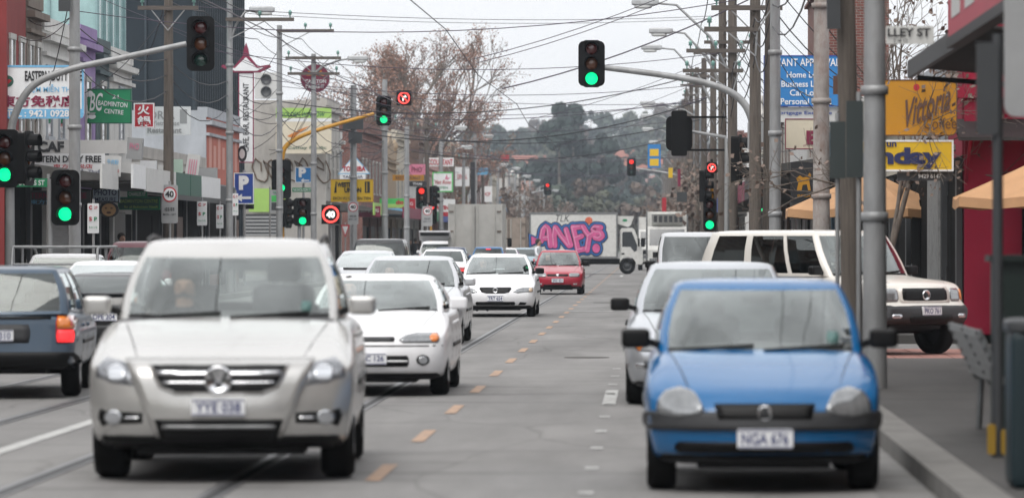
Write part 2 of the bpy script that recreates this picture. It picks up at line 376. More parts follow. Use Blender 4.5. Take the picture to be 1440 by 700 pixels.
# ------------------------------------------------------------------ cars
def bvh_of(objs):
    vs = []; fs = []
    for o in objs:
        n = len(vs); vs += [v.co.copy() for v in o.data.vertices]; fs += [tuple(i + n for i in p.vertices) for p in o.data.polygons]
    return BVHTree.FromPolygons(vs, fs)
def decal(bvh, ol, face, name, m, off=.006, parent=None, nu=8, nv=6, skirt=.02, mb=None):
    """a fitted panel: outline pressed on the body from the front, rear or side"""
    rows = rows_of(ol, nv); G = []
    for z, a, b in rows:
        row = []
        for i in range(nu + 1):
            u = a + (b - a) * i / nu
            if face == 'front': o, d = Vector((u, -9, z)), Vector((0, 1, 0))
            elif face == 'rear': o, d = Vector((u, 9, z)), Vector((0, -1, 0))
            elif face == 'right': o, d = Vector((9, u, z)), Vector((-1, 0, 0))
            elif face == 'left': o, d = Vector((-9, u, z)), Vector((1, 0, 0))
            h = bvh.ray_cast(o, d)
            row.append((h[0], (h[1] if h[1].dot(d) < 0 else -h[1])) if h[0] is not None else None)
        G.append(row)
    flat = [c for r in G for c in r if c]
    if not flat: return None
    for r in G:
        for i in range(len(r)):
            if r[i] is None:
                g = [(abs(j - i), j) for j in range(len(r)) if r[j]]
                if g:
                    hp, hn = r[min(g)[1]]; r[i] = (hp.copy(), hn)
                else: r[i] = (flat[0][0].copy(), flat[0][1])
    nr = len(G); vs = []; fs = []
    for r in G: vs += [p + n * off for p, n in r]
    W = nu + 1
    for i in range(nr - 1):
        for j in range(nu): fs.append((i*W+j, i*W+j+1, (i+1)*W+j+1, (i+1)*W+j))
    ring = [(0, j) for j in range(W)] + [(i, nu) for i in range(1, nr)] + [(nr-1, j) for j in range(nu-1, -1, -1)] + [(i, 0) for i in range(nr-2, 0, -1)]
    k = len(vs); vs += [G[i][j][0] - G[i][j][1] * skirt for i, j in ring]; n = len(ring)
    for t in range(n):
        a = ring[t]; b = ring[(t+1) % n]; fs.append((a[0]*W+a[1], b[0]*W+b[1], k + (t+1) % n, k + t))
    own = mb is None
    if own: mb = MB()
    mb.mat(m); mb.add(vs, fs, True)
    return mb.build(name, None, parent) if own else None

def badge_mb(mb, kind, r=.05):                            # round emblem, facing -y, centred at origin
    mb.mat(chrome).lathe([(0, -.012), (r*.8, -.012), (r*.86, -.02), (r, -.014), (r, .01)], 20, 'y')
    mb.mat(blk)
    if kind == 'v':
        mb.mat(trim)
        for a in ((-.55,.55,-.08,-.5),(-.08,-.5,.0,-.1),(0,-.1,.08,-.5),(.08,-.5,.55,.55)):
            mb.obox((a[0]*r, -.016, a[1]*r), (a[2]*r, -.016, a[3]*r), .01, r*.13)
        mb.mat(chrome)
    else:
        mb.mat(trim).prism(ell(.02*r, 0, .34*r, .5*r, 10), -.018, -.012)
def make_wheel(mb_t, r, w, x, y, kind, rimname='rim', parent=None, side=1):
    t = MB(); q = r * .66
    t.lathe([(q, -w/2), (r*.9, -w/2), (r*.985, -w/2*.72), (r, -w/2*.4), (r, w/2*.4), (r*.985, w/2*.72), (r*.9, w/2), (q, w/2)], 28, 'x')
    o = t.build('wheel', rubber, parent, (x, y, r), True)
    m = MB(); s = side
    prof = [(q*1.02, s*w*.40), (q*.96, s*w*.47), (q*.9, s*w*.40), (q*.86, s*w*.2)]
    m.lathe(prof, 24, 'x')
    m.mat(blk).lathe([(q*.9, s*w*.12), (0, s*w*.12)], 16, 'x')
    m.m = []; m.mat(alloy)
    m2 = MB(); m2.mat(alloy).lathe(prof, 24, 'x'); m2.lathe([(.06, s*w*.43), (0, s*w*.45)], 12, 'x'); m2.lathe([(.06, s*w*.25), (.06, s*w*.43)], 12, 'x')
    m2.mat(blk).lathe([(q*.9, s*w*.1), (0, s*w*.1)], 16, 'x'); m2.mat(alloy if kind != 'cap' else trim)
    for i in range(5 if kind != 'cap' else 7):
        a = 2 * PI * i / (5 if kind != 'cap' else 7) + .3
        m2.obox((s*w*.36, .04*math.cos(a), .04*math.sin(a)), (s*w*.38, q*.92*math.cos(a), q*.92*math.sin(a)), .05, .05)
    m2.build(rimname, None, o)
    return o

def car(name, label, cat, S, x, d, rot=0., pm=None, group=None, parts=(), lic=None, full=True, at_center=False, glassm=None, persons=0, plate_rear=False, open_hatch=False):
    L, W, Ht, zB = S['L'], S['W'], S['H'], S['zB']; top = S['top']; wr = S['r']; hl = L / 2
    cy = d if at_center else d + hl
    root = thing(name, label, cat, (x, cy, 0), R(rot), group)
    fp, rp = S['fp'], S['rp']; tw = S.get('tw', 1.)
    rx = S.get('rx', .16); vs, fs = rcube((rx, .09, S.get('rz', .22)), (8, 26, 6), 4)
    def warp(p):
        a, b, c = p; y0 = b * hl; zt = interp(top, y0 + hl) - S.get('crown', .03) * a * a
        zb = zB + .06 * max(0, abs(b) - .75) / .25 * S.get('rise', 1.)
        z = zb + (c + 1) / 2 * (zt - zb)
        wf = max(0, 1 - (b + 1) / .5) ** 2; wrr = max(0, 1 - (1 - b) / .4) ** 2
        y = y0 + (interp(fp, z) + S.get('bow', .16) * abs(a) ** 2.6) * wf - (interp(rp, z) + S.get('bowr', .1) * abs(a) ** 2.6) * wrr
        zr = (z - zB) / max(.2, (interp(top, L * .5) - zB))
        w = W / 2 * interp([(0, .93), (.3, .99), (.55, 1.), (.8, .965), (1.05, S.get('shoulder', .9))], zr) * (1 - S.get('tap', .05) * wf - .035 * wrr)
        return Vector((a * w, y, z))
    b = MB()
    wv = [warp(v) for v in vs]
    wb2 = W / 2 * .93
    b.mat(pm); b.mat(inter); b.mat(blk); b.add(wv, fs, True)
    gA, gB, gC, gD = S['gA'] - hl, S['gB'] - hl, S['gC'] - hl, S['gD'] - hl
    for i, f in enumerate(fs):
        c = sum((wv[j] for j in f), Vector()) / len(f); cc = sum((vs[j] for j in f), Vector()) / len(f)
        if cc.z > .97 and gA + .12 < c.y < gD - .05 and abs(cc.x) < .86: b.mi[i] = 1
        elif cc.z < -.9: b.mi[i] = 2
        else: b.mi[i] = 0
    body = b.build('body', None, root)
    # wheel arches
    fo, wbs = S['fo'], S['wb']; ys = [-hl + fo, -hl + fo + wbs]
    cut = MB()
    cut.m = [pm, inter, blk]; cut.cur = 2
    for yw in ys:
        for s in (-1, 1):
            n = 24; rr = wr * 1.17; x0, x1 = s * (W/2 - .34), s * (W/2 + .1)
            v = [(xx, yw + rr * math.cos(2*PI*i/n), wr + .01 + rr * math.sin(2*PI*i/n)) for xx in (x0, x1) for i in range(n)]
            cut.add(v, [tuple(range(n)), tuple(range(2*n-1, n-1, -1))] + [(i, i+n, (i+1) % n + n, (i+1) % n) for i in range(n)])
    co = cut.build('cutter', None)
    md = body.modifiers.new('arch', 'BOOLEAN'); md.object = co; md.operation = 'DIFFERENCE'; md.solver = 'EXACT'
    me = bpy.data.meshes.new_from_object(body.evaluated_get(bpy.context.evaluated_depsgraph_get()))
    body.modifiers.clear(); body.data = me; me.name = 'body'; bpy.data.objects.remove(co)
    # greenhouse
    def zbelt(y): return interp(top, y + hl) - .035
    bw, rw = S.get('bw', .92) * W / 2, S.get('rw', .72) * W / 2; bo, br_ = S.get('gbow', .24), S.get('gbowr', .12); zr = Ht - .045
    wins = S['wins']; fa = [0, .3, .6, .8, .94, 1.]
    ss = sorted(set([0, 1.] + [w for p in wins for w in p] + [(p[0] + (p[1]-p[0]) * t / 3) for p in wins for t in (1, 2)]))
    ring = []                                             # right half ring: (belt, roof, tag)
    for i, a in enumerate(fa): ring.append((Vector((a*bw*.93, gA + bo*a*a, 0)), Vector((a*rw*.95, gB + bo*.45*a*a, zr)), 'F' if i < len(fa) - 2 else '-'))
    y0b, y1b = gA + bo, gD - br_; y0r, y1r = gB + bo*.45, gC - br_*.5
    for s in ss:
        k = .93 + .07 * math.sin(PI * min(1, s * 1.15 + .12)) if s < .9 else .96
        tg = '-'
        for p in wins:
            if p[0] - 1e-6 <= s < p[1] - 1e-6: tg = 'S'
        if s == 0: ring[-1] = (ring[-1][0], ring[-1][1], tg); continue
        ring.append((Vector((bw*k, y0b + (y1b - y0b)*s, 0)), Vector((rw*(.95 + .05*math.sin(PI*min(1, s+.1))), y0r + (y1r - y0r)*s, zr)), tg))
    ra = [.94, .8, .5, 0]
    for i, a in enumerate(ra): ring.append((Vector((a*bw*.9, gD - br_*a*a, 0)), Vector((a*rw*.93, gC - br_*.5*a*a, zr)), 'B' if i < 3 else 'x'))
    ring[-1] = (ring[-1][0], ring[-1][1], 'B')
    V = S.get('gv', [0, .07, .3, .6, .85, .93, 1.]); bulge = S.get('bulge', .035)
    g = MB(); g.m = [pm, blk]; gl = {'F': MB(), 'S': MB(), 'B': MB()}; vt0 = S.get('vtop', 5)
    def gp(c, v, sx):
        A, B_, _ = c; A = Vector((A.x, A.y, zbelt(A.y)))
        p = A.lerp(B_, v); n = Vector((p.x, 0, 0)).normalized() if abs(p.x) > .3 else Vector((0, 0, 0))
        p = p + n * bulge * math.sin(PI * v) * (1 if v < 1 else 0)
        p.y += (-.03 if c[2] == 'F' else .03 if c[2] == 'B' else 0) * math.sin(PI * v)
        return Vector((p.x * sx, p.y, p.z))
    NR = len(ring)
    for sx in (1, -1):
        pts = [[gp(c, v, sx) for c in ring] for v in V]
        for i in range(len(V) - 1):
            for j in range(NR - 1):
                tg = ring[j][2]; q = [pts[i][j], pts[i][j+1], pts[i+1][j+1], pts[i+1][j]]
                if sx < 0: q = q[::-1]
                w = tg in 'FSB' and 1 <= i < vt0
                if tg == 'B' and S.get('van'): w = False
                if w: gl[tg].add(q, [(0, 1, 2, 3)], True)
                else:
                    g.mat(blk if (tg == 'F' and i == 0) else pm)
                    g.add(q, [(0, 1, 2, 3)], True)
    # roof cap
    g.mat(pm)
    full_ring = [gp(c, 1, 1) for c in ring] + [gp(c, 1, -1) for c in ring[-2:0:-1]]
    cx = Vector((0, (gB + gC) / 2, 0)); lay = [full_ring]
    for t, dz in ((.93, .022), (.8, .034), (.5, .043), (.2, .046)):
        lay.append([Vector((p.x * t, cx.y + (p.y - cx.y) * (t * .98 if t > .9 else t), zr + dz)) for p in full_ring])
    n = len(full_ring); vv = [p for l in lay for p in l]; ff = []
    for i in range(len(lay) - 1):
        for j in range(n): ff.append((i*n+j, i*n+(j+1) % n, (i+1)*n+(j+1) % n, (i+1)*n+j))
    ff.append(tuple(range((len(lay)-1)*n, len(lay)*n))); g.add(vv, ff, True)
    bm = bmesh.new(); go = g.build('roof_and_pillars', None, root, fix=False)
    bm.from_mesh(go.data); bmesh.ops.remove_doubles(bm, verts=bm.verts, dist=.0008); bmesh.ops.recalc_face_normals(bm, faces=bm.faces); bm.to_mesh(go.data); bm.free()
    gm = {'F': S.get('gF', gl_clear), 'S': S.get('gS', gl_side), 'B': S.get('gR', gl_rear)}
    go_list = [body, go]
    for k, nm in (('F', 'windscreen'), ('S', 'side_window'), ('B', 'rear_window')):
        if gl[k].v:
            if k == 'S':
                for sx in (1, -1):
                    m2 = MB(); 
                    for f in gl[k].f:
                        q = [Vector(gl[k].v[i]) for i in f]
                        if q[0].x * sx > 0: m2.add([p - Vector((sx*.006, 0, 0)) for p in q], [(0, 1, 2, 3)], True)
                    if m2.v: o = m2.build('side_window', gm[k], root, fix=False)
            else:
                o = gl[k].build(nm, gm[k], root, fix=False)
                bm = bmesh.new(); bm.from_mesh(o.data); bmesh.ops.remove_doubles(bm, verts=bm.verts, dist=.0008); bm.to_mesh(o.data); bm.free()
            go_list.append(o)
    bv = bvh_of([body]); bva = bvh_of(go_list)
    # wheels
    for yw in ys:
        for s in (-1, 1): make_wheel(None, wr, S.get('tyre', .2), s * (W/2 - S.get('tyre', .2)/2 - .02), yw, S.get('rim', 'alloy'), parent=root, side=s)
    un = MB(); un.box(-W/2+.36, -hl+.35, zB-.03, W/2-.36, hl-.4, zB+.14)
    un.tube([(-W/2+.2, ys[0], wr), (W/2-.2, ys[0], wr)], .05); un.tube([(-W/2+.2, ys[1], wr), (W/2-.2, ys[1], wr)], .06)
    un.build('underbody', blk, root)
    # mirrors
    mz = zbelt(gA + bo + .1) + .09 + S.get('mz', 0)
    for s in (-1, 1):
        m = MB(); my = gA + bo + .16
        m.mat(blk).obox((s*(bw-.04), my, mz - .05), (s*(bw+.06), my, mz - .02), .05, .05)
        m.mat(S.get('mirror', pm)).rbox((s*(bw+.13), my - .02, mz), .2, .12, .135, .45)
        m.build('mirror', None, root)
    if full:
        # seats, wheel, wipers
        for s in (-.36, .36):
            m = MB(); ysx = gA + bo + .75; zs = zbelt(ysx)
            m.rbox((s, ysx + .1, zs + .06), .46, .14, .34, .35); m.rbox((s, ysx + .14, zs + S['H'] * .19), .25, .1, .16, .4)
            m.build('seat', seatm, root)
        m = MB(); ysx = min(gD - .45, gA + bo + 1.6); zs = zbelt(ysx); m.rbox((0, ysx, zs), 1.2, .14, .18, .35)
        for s in (-.36, .36): m.rbox((s, ysx + .02, zs + .15), .24, .09, .14, .4)
        m.build('rear_bench', seatm, root)
        m = MB(); dx = -.36; yw = gA + bo + .34; zs = zbelt(yw)
        m.tube([(dx + .17*math.cos(t*PI/8), yw + .06*math.sin(t*PI/8), zs + .0 + .16*math.sin(t*PI/8)) for t in range(17)], .014, 6); m.build('steering_wheel', blk, root)
        m = MB(); m.rbox((0, gB + .22, zr - .1), .22, .03, .06, .4); m.build('rear_view_mirror', blk, root)
        for x0, x1 in ((-.62, -.05), (.02, .58)):
            ol = []
            m = MB(); pts = []
            for t in range(7):
                u = x0 + (x1 - x0) * t / 6; a = u / (bw*.93)
                zz = zbelt(gA) + .05 + .035 * t / 6
                h = bva.ray_cast(Vector((u, -9, zz)), Vector((0, 1, 0)))
                if h[0] is not None: pts.append(h[0] + Vector((0, -.02, .0)))
            if len(pts) > 2: m.tube(pts, .011, 5); m.build('wiper', blk, root)
        for s in (-1, 1):                                   # bonnet shut lines
            pts = []
            for q in range(9):
                yy = -hl + .16 + (gA + .1 + hl - .16) * q / 8; h = bv.ray_cast(Vector((s*W*(.30 + .09*q/8), yy, 5)), Vector((0, 0, -1)))
                if h[0] is not None: pts.append(h[0] + Vector((0, 0, -.001)))
            if len(pts) > 2:
                m = MB(); m.tube(pts, .005, 4); m.build('bonnet_seam', blk, root)
        # door seams and handles
        for s, fc in ((1, 'right'), (-1, 'left')):
            sy = [y0b + (y1b - y0b) * t for t in S.get('doors', (.04, .5, .86))]
            for yy in sy: decal(bv, rect(yy - .006, zB + .12, yy + .006, zbelt(yy) - .02, .001, 1), fc, 'door_seam', blk, .002, root, nu=1, nv=6, skirt=.002)
            for yy in sy[1:]:
                decal(bv, rect(yy - .24, zbelt(yy) - .16, yy - .06, zbelt(yy) - .125, .015), fc, 'door_handle', S.get('mirror', pm), .025, root, 3, 2)
            decal(bv, rect(sy[0]-.02, (zB + zbelt(0))/2 - .03, sy[-1]+.1, (zB + zbelt(0))/2 + .015, .01), fc, 'rubbing_strip', S.get('strip', blk), .012, root, 12, 2)
    for P in parts:
        nm, fc, ol, m = P[:4]; off = P[4] if len(P) > 4 else .006; mir = P[5] if len(P) > 5 else False
        nu, nv = (P[6] if len(P) > 6 else (8, 5))
        for s in ((1, -1) if mir else (1,)):
            decal(bva if nm.startswith('brake_') or nm == 'sticker' else bv, [(px * s, pz) for px, pz in ol][::s], fc, nm, m, off, root, nu, nv)
    if lic:
        txt, fc, zc, w, h = lic[:5]; s = -1 if fc == 'front' else 1
        hit = bv.ray_cast(Vector((lic[5] if len(lic) > 5 else 0, 9*s, zc)), Vector((0, -s, 0)))[0]
        y = hit.y + s * S.get('plo', .035) if hit else hl * s
        m = MB(); m.mat(platew).prism(rect(-w/2, -h/2, w/2, h/2, .012), -.008, .03)
        put_text(m, txt, 0, 0, w*.84, h*.6, -.012, .015, plateb)
        if w > .3: m.mat(plateb).prism(rect(-w/2+.005, -h/2+.005, w/2-.005, -h/2+.012, .001), -.011, -.009); m.prism(rect(-w/2+.005, h/2-.012, w/2-.005, h/2-.005, .001), -.011, -.009)
        o = m.build('number_plate', None, root, (lic[5] if len(lic) > 5 else 0, y, zc))
        if fc == 'rear': o.rotation_euler = (0, 0, PI)
    root['hl'] = 0; del root['hl']
    return root, bv, bva
def emblem(root, bv, kind, z, r, fc='front'):
    h = bv.ray_cast(Vector((0, -9, z)), Vector((0, 1, 0)))[0]
    m = MB(); badge_mb(m, kind, r); m.build('emblem', None, root, (0, h.y - (.06 if kind == 'v' else .022), z))
galv = pbr('galvanised', (.22, .225, .23), rough=.45, metal=.55, var=.2, scale=8, dirt=.25)
# ------------------------------------------------------------------ the cars in the street
HATCH = dict(L=3.74, W=1.61, H=1.42, zB=.19, r=.285, wb=2.44, fo=.74, top=[(0,.60),(.08,.68),(.3,.76),(.9,.9),(1.15,.95),(2.2,.97),(3.74,.96)],
    fp=[(.17,.10),(.3,.02),(.42,0),(.55,.03),(.7,.12),(.9,.3)], rp=[(.2,.12),(.45,0),(.7,.03),(1,.1)], gA=.98, gB=1.72, gC=3.1, gD=3.62, wins=[(.05,.44),(.5,.82)], doors=(.02,.47,.8), bw=.91, rw=.74, tap=.08, bow=.26, rx=.2)
SUV = dict(L=4.43, W=1.81, H=1.71, gv=[0,.07,.3,.55,.72,.82,1.], zB=.22, r=.345, wb=2.6, fo=.9, tyre=.235, top=[(0,.82),(.1,.89),(.35,.96),(1.0,1.10),(1.25,1.16),(2.5,1.17),(4.43,1.15)],
    fp=[(.2,.16),(.34,.03),(.5,0),(.64,.02),(.8,.06),(.95,.2)], rp=[(.2,.12),(.5,0),(.8,.02),(1.1,.12)], gA=1.08, gB=1.88, gC=3.85, gD=4.3, wins=[(.04,.36),(.39,.66),(.7,.92)], doors=(.01,.37,.67), bw=.885, rw=.70, shoulder=.88, crown=.045, tap=.05, bow=.2, vtop=5)
SEDAN = dict(L=4.9, W=1.84, H=1.45, zB=.18, r=.315, wb=2.79, fo=.94, top=[(0,.64),(.1,.71),(.5,.80),(1.2,.93),(1.45,.965),(3.6,.99),(4.3,1.03),(4.7,1.01),(4.9,.94)],
    fp=[(.18,.12),(.32,.02),(.45,0),(.58,.04),(.72,.14),(.95,.4)], rp=[(.2,.12),(.5,0),(.8,.05),(1,.2)], gA=1.28, gB=2.08, gC=3.35, gD=4.1, wins=[(.05,.42),(.46,.76),(.8,.9)], doors=(.03,.44,.76), bw=.91, rw=.70, tap=.07, bow=.24)
SMALLSEDAN = dict(L=4.27, W=1.68, H=1.39, zB=.18, r=.29, wb=2.46, fo=.84, top=[(0,.66),(.1,.72),(.5,.80),(1.1,.90),(1.3,.94),(3,.95),(3.7,.98),(4.27,.93)],
    fp=[(.18,.10),(.32,.02),(.45,0),(.58,.03),(.72,.12),(.95,.4)], rp=[(.2,.12),(.5,0),(.8,.05),(1,.2)], gA=1.12, gB=1.85, gC=2.95, gD=3.65, wins=[(.05,.44),(.48,.80)], doors=(.03,.46,.78), bw=.91, rw=.70, tap=.07, bow=.2)
WAGON = dict(L=4.55, W=1.7, H=1.42, zB=.3, r=.3, wb=2.6, fo=.85, top=[(0,.66),(.1,.74),(.5,.82),(1.2,.9),(1.4,.93),(4.4,.95),(4.55,.93)],
    fp=[(.2,.1),(.45,0),(.7,.1),(.95,.3)], rp=[(.2,.1),(.4,.0),(.56,.02),(.9,.05),(1.1,.05)], gA=1.2, gB=1.95, gC=4.2, gD=4.5, wins=[(.04,.3),(.33,.58),(.62,.93)], doors=(.02,.32,.6), bw=.93, rw=.76, tap=.05, bow=.15, bowr=.07, gbowr=.06, rx=.1)
FOURWD = dict(L=4.5, W=1.76, H=1.86, zB=.42, r=.37, wb=2.76, fo=.72, tyre=.24, top=[(0,1.0),(.1,1.07),(.4,1.12),(1.1,1.17),(1.3,1.2),(4.5,1.2)],
    fp=[(.4,.1),(.5,0),(.72,0),(.76,.1),(1.1,.14)], rp=[(.4,.06),(.6,0),(1.2,.03)], gA=1.22, gB=1.72, gC=4.2, gD=4.45, wins=[(.03,.26),(.29,.58),(.64,.92)], doors=(.0,.275,.58), bw=.95, rw=.83, tap=.03, bow=.1, bowr=.05, gbow=.12, gbowr=.05, rx=.08, mirror=blk, gS=gl_dark, rim='cap')
VAN = dict(L=4.7, W=1.72, H=1.93, zB=.22, r=.32, wb=2.8, fo=.75, top=[(0,.92),(.1,1.0),(.4,1.1),(.7,1.16),(1.0,1.2),(4.7,1.2)],
    fp=[(.2,.1),(.4,0),(.8,.05),(1.1,.2)], rp=[(.2,.05),(.6,0),(1.2,.02)], gA=.62, gB=1.3, gC=4.55, gD=4.66, wins=[(.04,.2)], doors=(.0,.22,.6), bw=.95, rw=.86, tap=.05, bow=.2, bowr=.04, gbowr=.03, rx=.12, van=True)
def V(base, **k): d = dict(base); d.update(k); return d

def front_basic(hx0, hx1, hz0, hz1, gx, gz0, gz1, lens_=lens, indic=True, ix=None, iz=(.26, .36)):
    p = [('headlight', 'front', rect(hx0, hz0, hx1, hz1, .04), lens_, .008, True),
         ('grille', 'front', rect(-gx, gz0, gx, gz1, .03), blk, .006)]
    if indic: p.append(('indicator', 'front', rect(hx1 - .09, hz0 + .01, hx1 - .01, hz1 - .01, .03), amber, .013, True, (3, 3)))
    if ix: p.append(('lower_intake', 'front', rect(-ix, iz[0], ix, iz[1], .03), blk, .005))
    return p
def rear_basic(W, z0, z1, w=.16, hot=True, inner=.02):
    x1 = W/2 - inner - .04
    return [('tail_light', 'rear', rect(x1 - w, z0, x1, z1, .03), redlens, .01, True),
            ('brake_light', 'rear', rect(x1 - w + .02, z0 + .02, x1 - .02, z0 + (z1 - z0) * .5, .03), brake if hot else redlens, .016, True, (4, 3)),
            ('rear_bumper', 'rear', rect(-W/2+.05, .3, W/2-.05, .5, .06), trim, .03, False, (14, 4))]

# silver four-wheel-drive wagon leading the queue towards us
tig_p = paint('silver_beige', (.54, .535, .52), .6, .26, .05)
P = [('headlight', 'front', [(.50,.665),(.86,.715),(.87,.80),(.80,.875),(.68,.86),(.55,.745)], lens2, .006, True, (10, 6)),
     ('headlight_reflector', 'front', ell(.72,.765,.07,.062), bulb, .012, True), ('headlight_reflector', 'front', ell(.60,.735,.045,.045), bulb, .012, True),
     ('bumper_panel', 'front', [(-.66,.86),(-.56,.62),(-.47,.42),(-.43,.335),(.43,.335),(.47,.42),(.56,.62),(.66,.86)], tig_p, .022, False, (18, 12)),
     ('grille_surround', 'front', [(-.49,.815),(-.41,.66),(-.30,.615),(.30,.615),(.41,.66),(.49,.815)], tig_p, .03, False, (16, 8)),
     ('grille', 'front', [(-.46,.80),(-.385,.675),(-.29,.635),(.29,.635),(.385,.675),(.46,.80)], blk, .038, False, (16, 8)),
     ('grille_bar', 'front', rect(-.43,.748,.43,.764,.006), chrome, .046, False, (16, 2)), ('grille_bar', 'front', rect(-.385,.688,.385,.704,.006), chrome, .046, False, (16, 2)),
     ('lower_intake', 'front', [(-.44,.455),(-.40,.33),(-.34,.30),(.34,.30),(.40,.33),(.44,.455)], blk, .03, False, (14, 5)),
     ('intake_bar', 'front', rect(-.39,.395,.39,.415,.008), galv, .045, False, (14, 2)),
     ('fog_light_recess', 'front', [(.53,.41),(.82,.40),(.85,.46),(.83,.52),(.53,.50)], blk, .005, True), ('fog_light', 'front', ell(.735,.462,.06,.05), bulb, .012, True),
     ('fog_light_bar', 'front', rect(.55,.452,.66,.468,.006), chrome, .014, True, (4, 2)),
     ('lower_bumper', 'front', rect(-.9,.195,.9,.335,.02), blk, .012, False, (20, 3)), ('sticker', 'front', rect(.52,1.18,.6,1.25,.01), sticker, .004, False, (2, 2))]
r_, bv, bva = car('suv_car', 'silver beige SUV leading the oncoming traffic, big round badge on a chromed grille', 'car', V(SUV, W=1.88, tap=.025, mirror=tig_p, plo=.05), -3.08, 29.6, 2.5, tig_p, None, P, ('YYE 038', 'front', .535, .37, .115))
e_ = emblem(r_, bv, 'v', .725, .098)
m = MB()
for s in (-1, 1):
    m = MB(); m.tube([(s*.63, -.1, 1.66), (s*.645, .02, 1.70), (s*.65, .6, 1.725), (s*.645, 1.4, 1.70), (s*.62, 1.55, 1.65)], .016, 7); m.build('roof_rail', blk, r_)
# sky blue small hatch parked at the kerb
bar_p = paint('blue', (.0, .105, .285), .0, .2, .05)
P = [('bumper_strip', 'front', rect(-.795,.425,.795,.545,.03), trim, .022, False, (24, 4)),
     ('headlight', 'front', [(.40,.56),(.44,.52),(.58,.505),(.70,.53),(.70,.60),(.66,.66),(.56,.69),(.46,.66)], lens, .03, True, (10, 7)),
     ('grille', 'front', [(-.33,.585),(-.30,.50),(.30,.50),(.33,.585)], blk, .03, False, (12, 4)),
     ('lower_intake', 'front', rect(-.60,.275,.60,.35,.03), blk, .006, False, (16, 3)), ('chin', 'front', rect(-.7,.19,.7,.225,.01), trim, .012, False, (16, 2)),
     ('sticker', 'front', rect(.46,.98,.55,1.06,.01), sticker, .004, False, (2, 2)), ]
r_, bv, bva = car('hatchback_car', 'sky blue little hatchback with grey bumper strip, parked at the right kerb', 'car', V(HATCH, mirror=blk, mz=-.0), .774, 28.35, 0, bar_p, None, P, ('NGA 676', 'front', .375, .37, .13))
emblem(r_, bv, 'l', .545, .05)
# white sedan behind the silver one
whp = paint('white', (.80, .80, .82), 0, .3, .05); whp2 = paint('white_old', (.74, .74, .76), 0, .35, .12)
P = [('headlight', 'front', [(.30,.60),(.36,.585),(.72,.585),(.745,.62),(.72,.69),(.5,.69),(.36,.66)], lens, .008, True, (10, 4)), ('indicator', 'front', rect(.64,.595,.735,.68,.03), amber, .014, True, (3, 3)),
     ('grille_strip', 'front', rect(-.27,.60,.27,.645,.015), trim, .01, False, (8, 2)), ('lower_intake', 'front', rect(-.42,.33,.42,.45,.02), blk, .006, False, (12, 4)),
     ('intake_bar', 'front', rect(-.41,.38,.41,.40,.006), whp, .014, False, (12, 2)), ('fog_light', 'front', ell(.57,.40,.072,.06), trim, .008, True), ('fog_light_glass', 'front', ell(.57,.40,.05,.042), bulb, .016, True), ('bumper_crease', 'front', rect(-.78,.545,.78,.56,.004), trim, .003, False, (18, 2)),
     ('chin', 'front', rect(-.76,.185,.76,.215,.01), trim, .01, False, (16, 2))]
car('sedan_car', 'white small sedan with amber headlamp corners, right behind the silver SUV', 'car', V(SMALLSEDAN, H=1.32), -3.02, 46.2, 0, whp, 'queue of oncoming cars', P, ('QKC 126', 'front', .415, .37, .12))
# silver saloon half behind it
silv = paint('silver', (.60, .61, .63), .7, .28, .05)
P = [('headlight', 'front', [(.48,.60),(.86,.56),(.89,.66),(.84,.74),(.62,.72)], lens2, .008, True, (10, 5)), ('headlight_reflector', 'front', ell(.66,.665,.05,.045), bulb, .014, True), ('indicator', 'front', rect(.79,.59,.87,.71,.03), amber, .014, True, (3, 3)),
     ('grille', 'front', rect(-.4,.56,.4,.66,.04), blk, .006, False, (10, 3)), ('lower_intake', 'front', rect(-.5,.24,.5,.40,.05), blk, .006, False, (10, 3))]
car('sedan_car', 'silver saloon with big headlights, between the white small sedan and the white saloon', 'car', V(SEDAN, W=1.88), -3.95, 69, 0, silv, 'queue of oncoming cars', P, ('WKR 408', 'front', .47, .37, .12))
# white large sedan in focus
P = [('headlight', 'front', [(.40,.56),(.50,.535),(.82,.55),(.83,.66),(.62,.66),(.48,.62)], lens, .008, True, (10, 5)), ('indicator', 'front', rect(.74,.56,.82,.65,.02), pbr('amber_clear', (.55,.4,.28), .15, coat=1.), .014, True, (3, 3)),
     ('grille', 'front', [(-.335,.66),(-.36,.63),(-.30,.55),(-.2,.53),(.2,.53),(.30,.55),(.36,.63),(.335,.66)], blk, .01, False, (12, 5)),
     ('lower_intake', 'front', rect(-.44,.27,.44,.345,.02), blk, .006, False, (12, 3)), ('fog_light', 'front', [(.51,.275),(.66,.275),(.70,.335),(.55,.34)], blk, .006, True),
     ('chin', 'front', rect(-.8,.18,.8,.225,.01), blk, .01, False, (16, 2))]
r_, bv, bva = car('sedan_car', 'white saloon with black oval grille, in front of the red car', 'car', V(SEDAN, W=1.8, H=1.41, mirror=blk), -3.42, 95.2, 0, whp, 'queue of oncoming cars', P, ('TRT 654', 'front', .42, .37, .13))
emblem(r_, bv, 'l', .60, .06)
redp = paint('red', (.36, .008, .03), 0, .3, .1)
P = front_basic(.36, .70, .56, .68, .34, .58, .65, lens, False, .45, (.24, .32)) + [('chin', 'front', rect(-.75,.18,.75,.24,.01), trim, .012, False, (16, 2)), ('emblem', 'front', rect(-.045,.575,.045,.655,.01), chrome, .016, False, (2, 2)), ('fog_light', 'front', rect(.5,.31,.62,.355,.01), bulb, .008, True)]
car('hatchback_car', 'dark red car last in the oncoming line, in front of the painted truck', 'car', V(SMALLSEDAN, L=4.1, H=1.42, W=1.66, mirror=blk), -2.9, 136, 0, redp, 'queue of oncoming cars', P, ('SXC 021', 'front', .45, .37, .13))

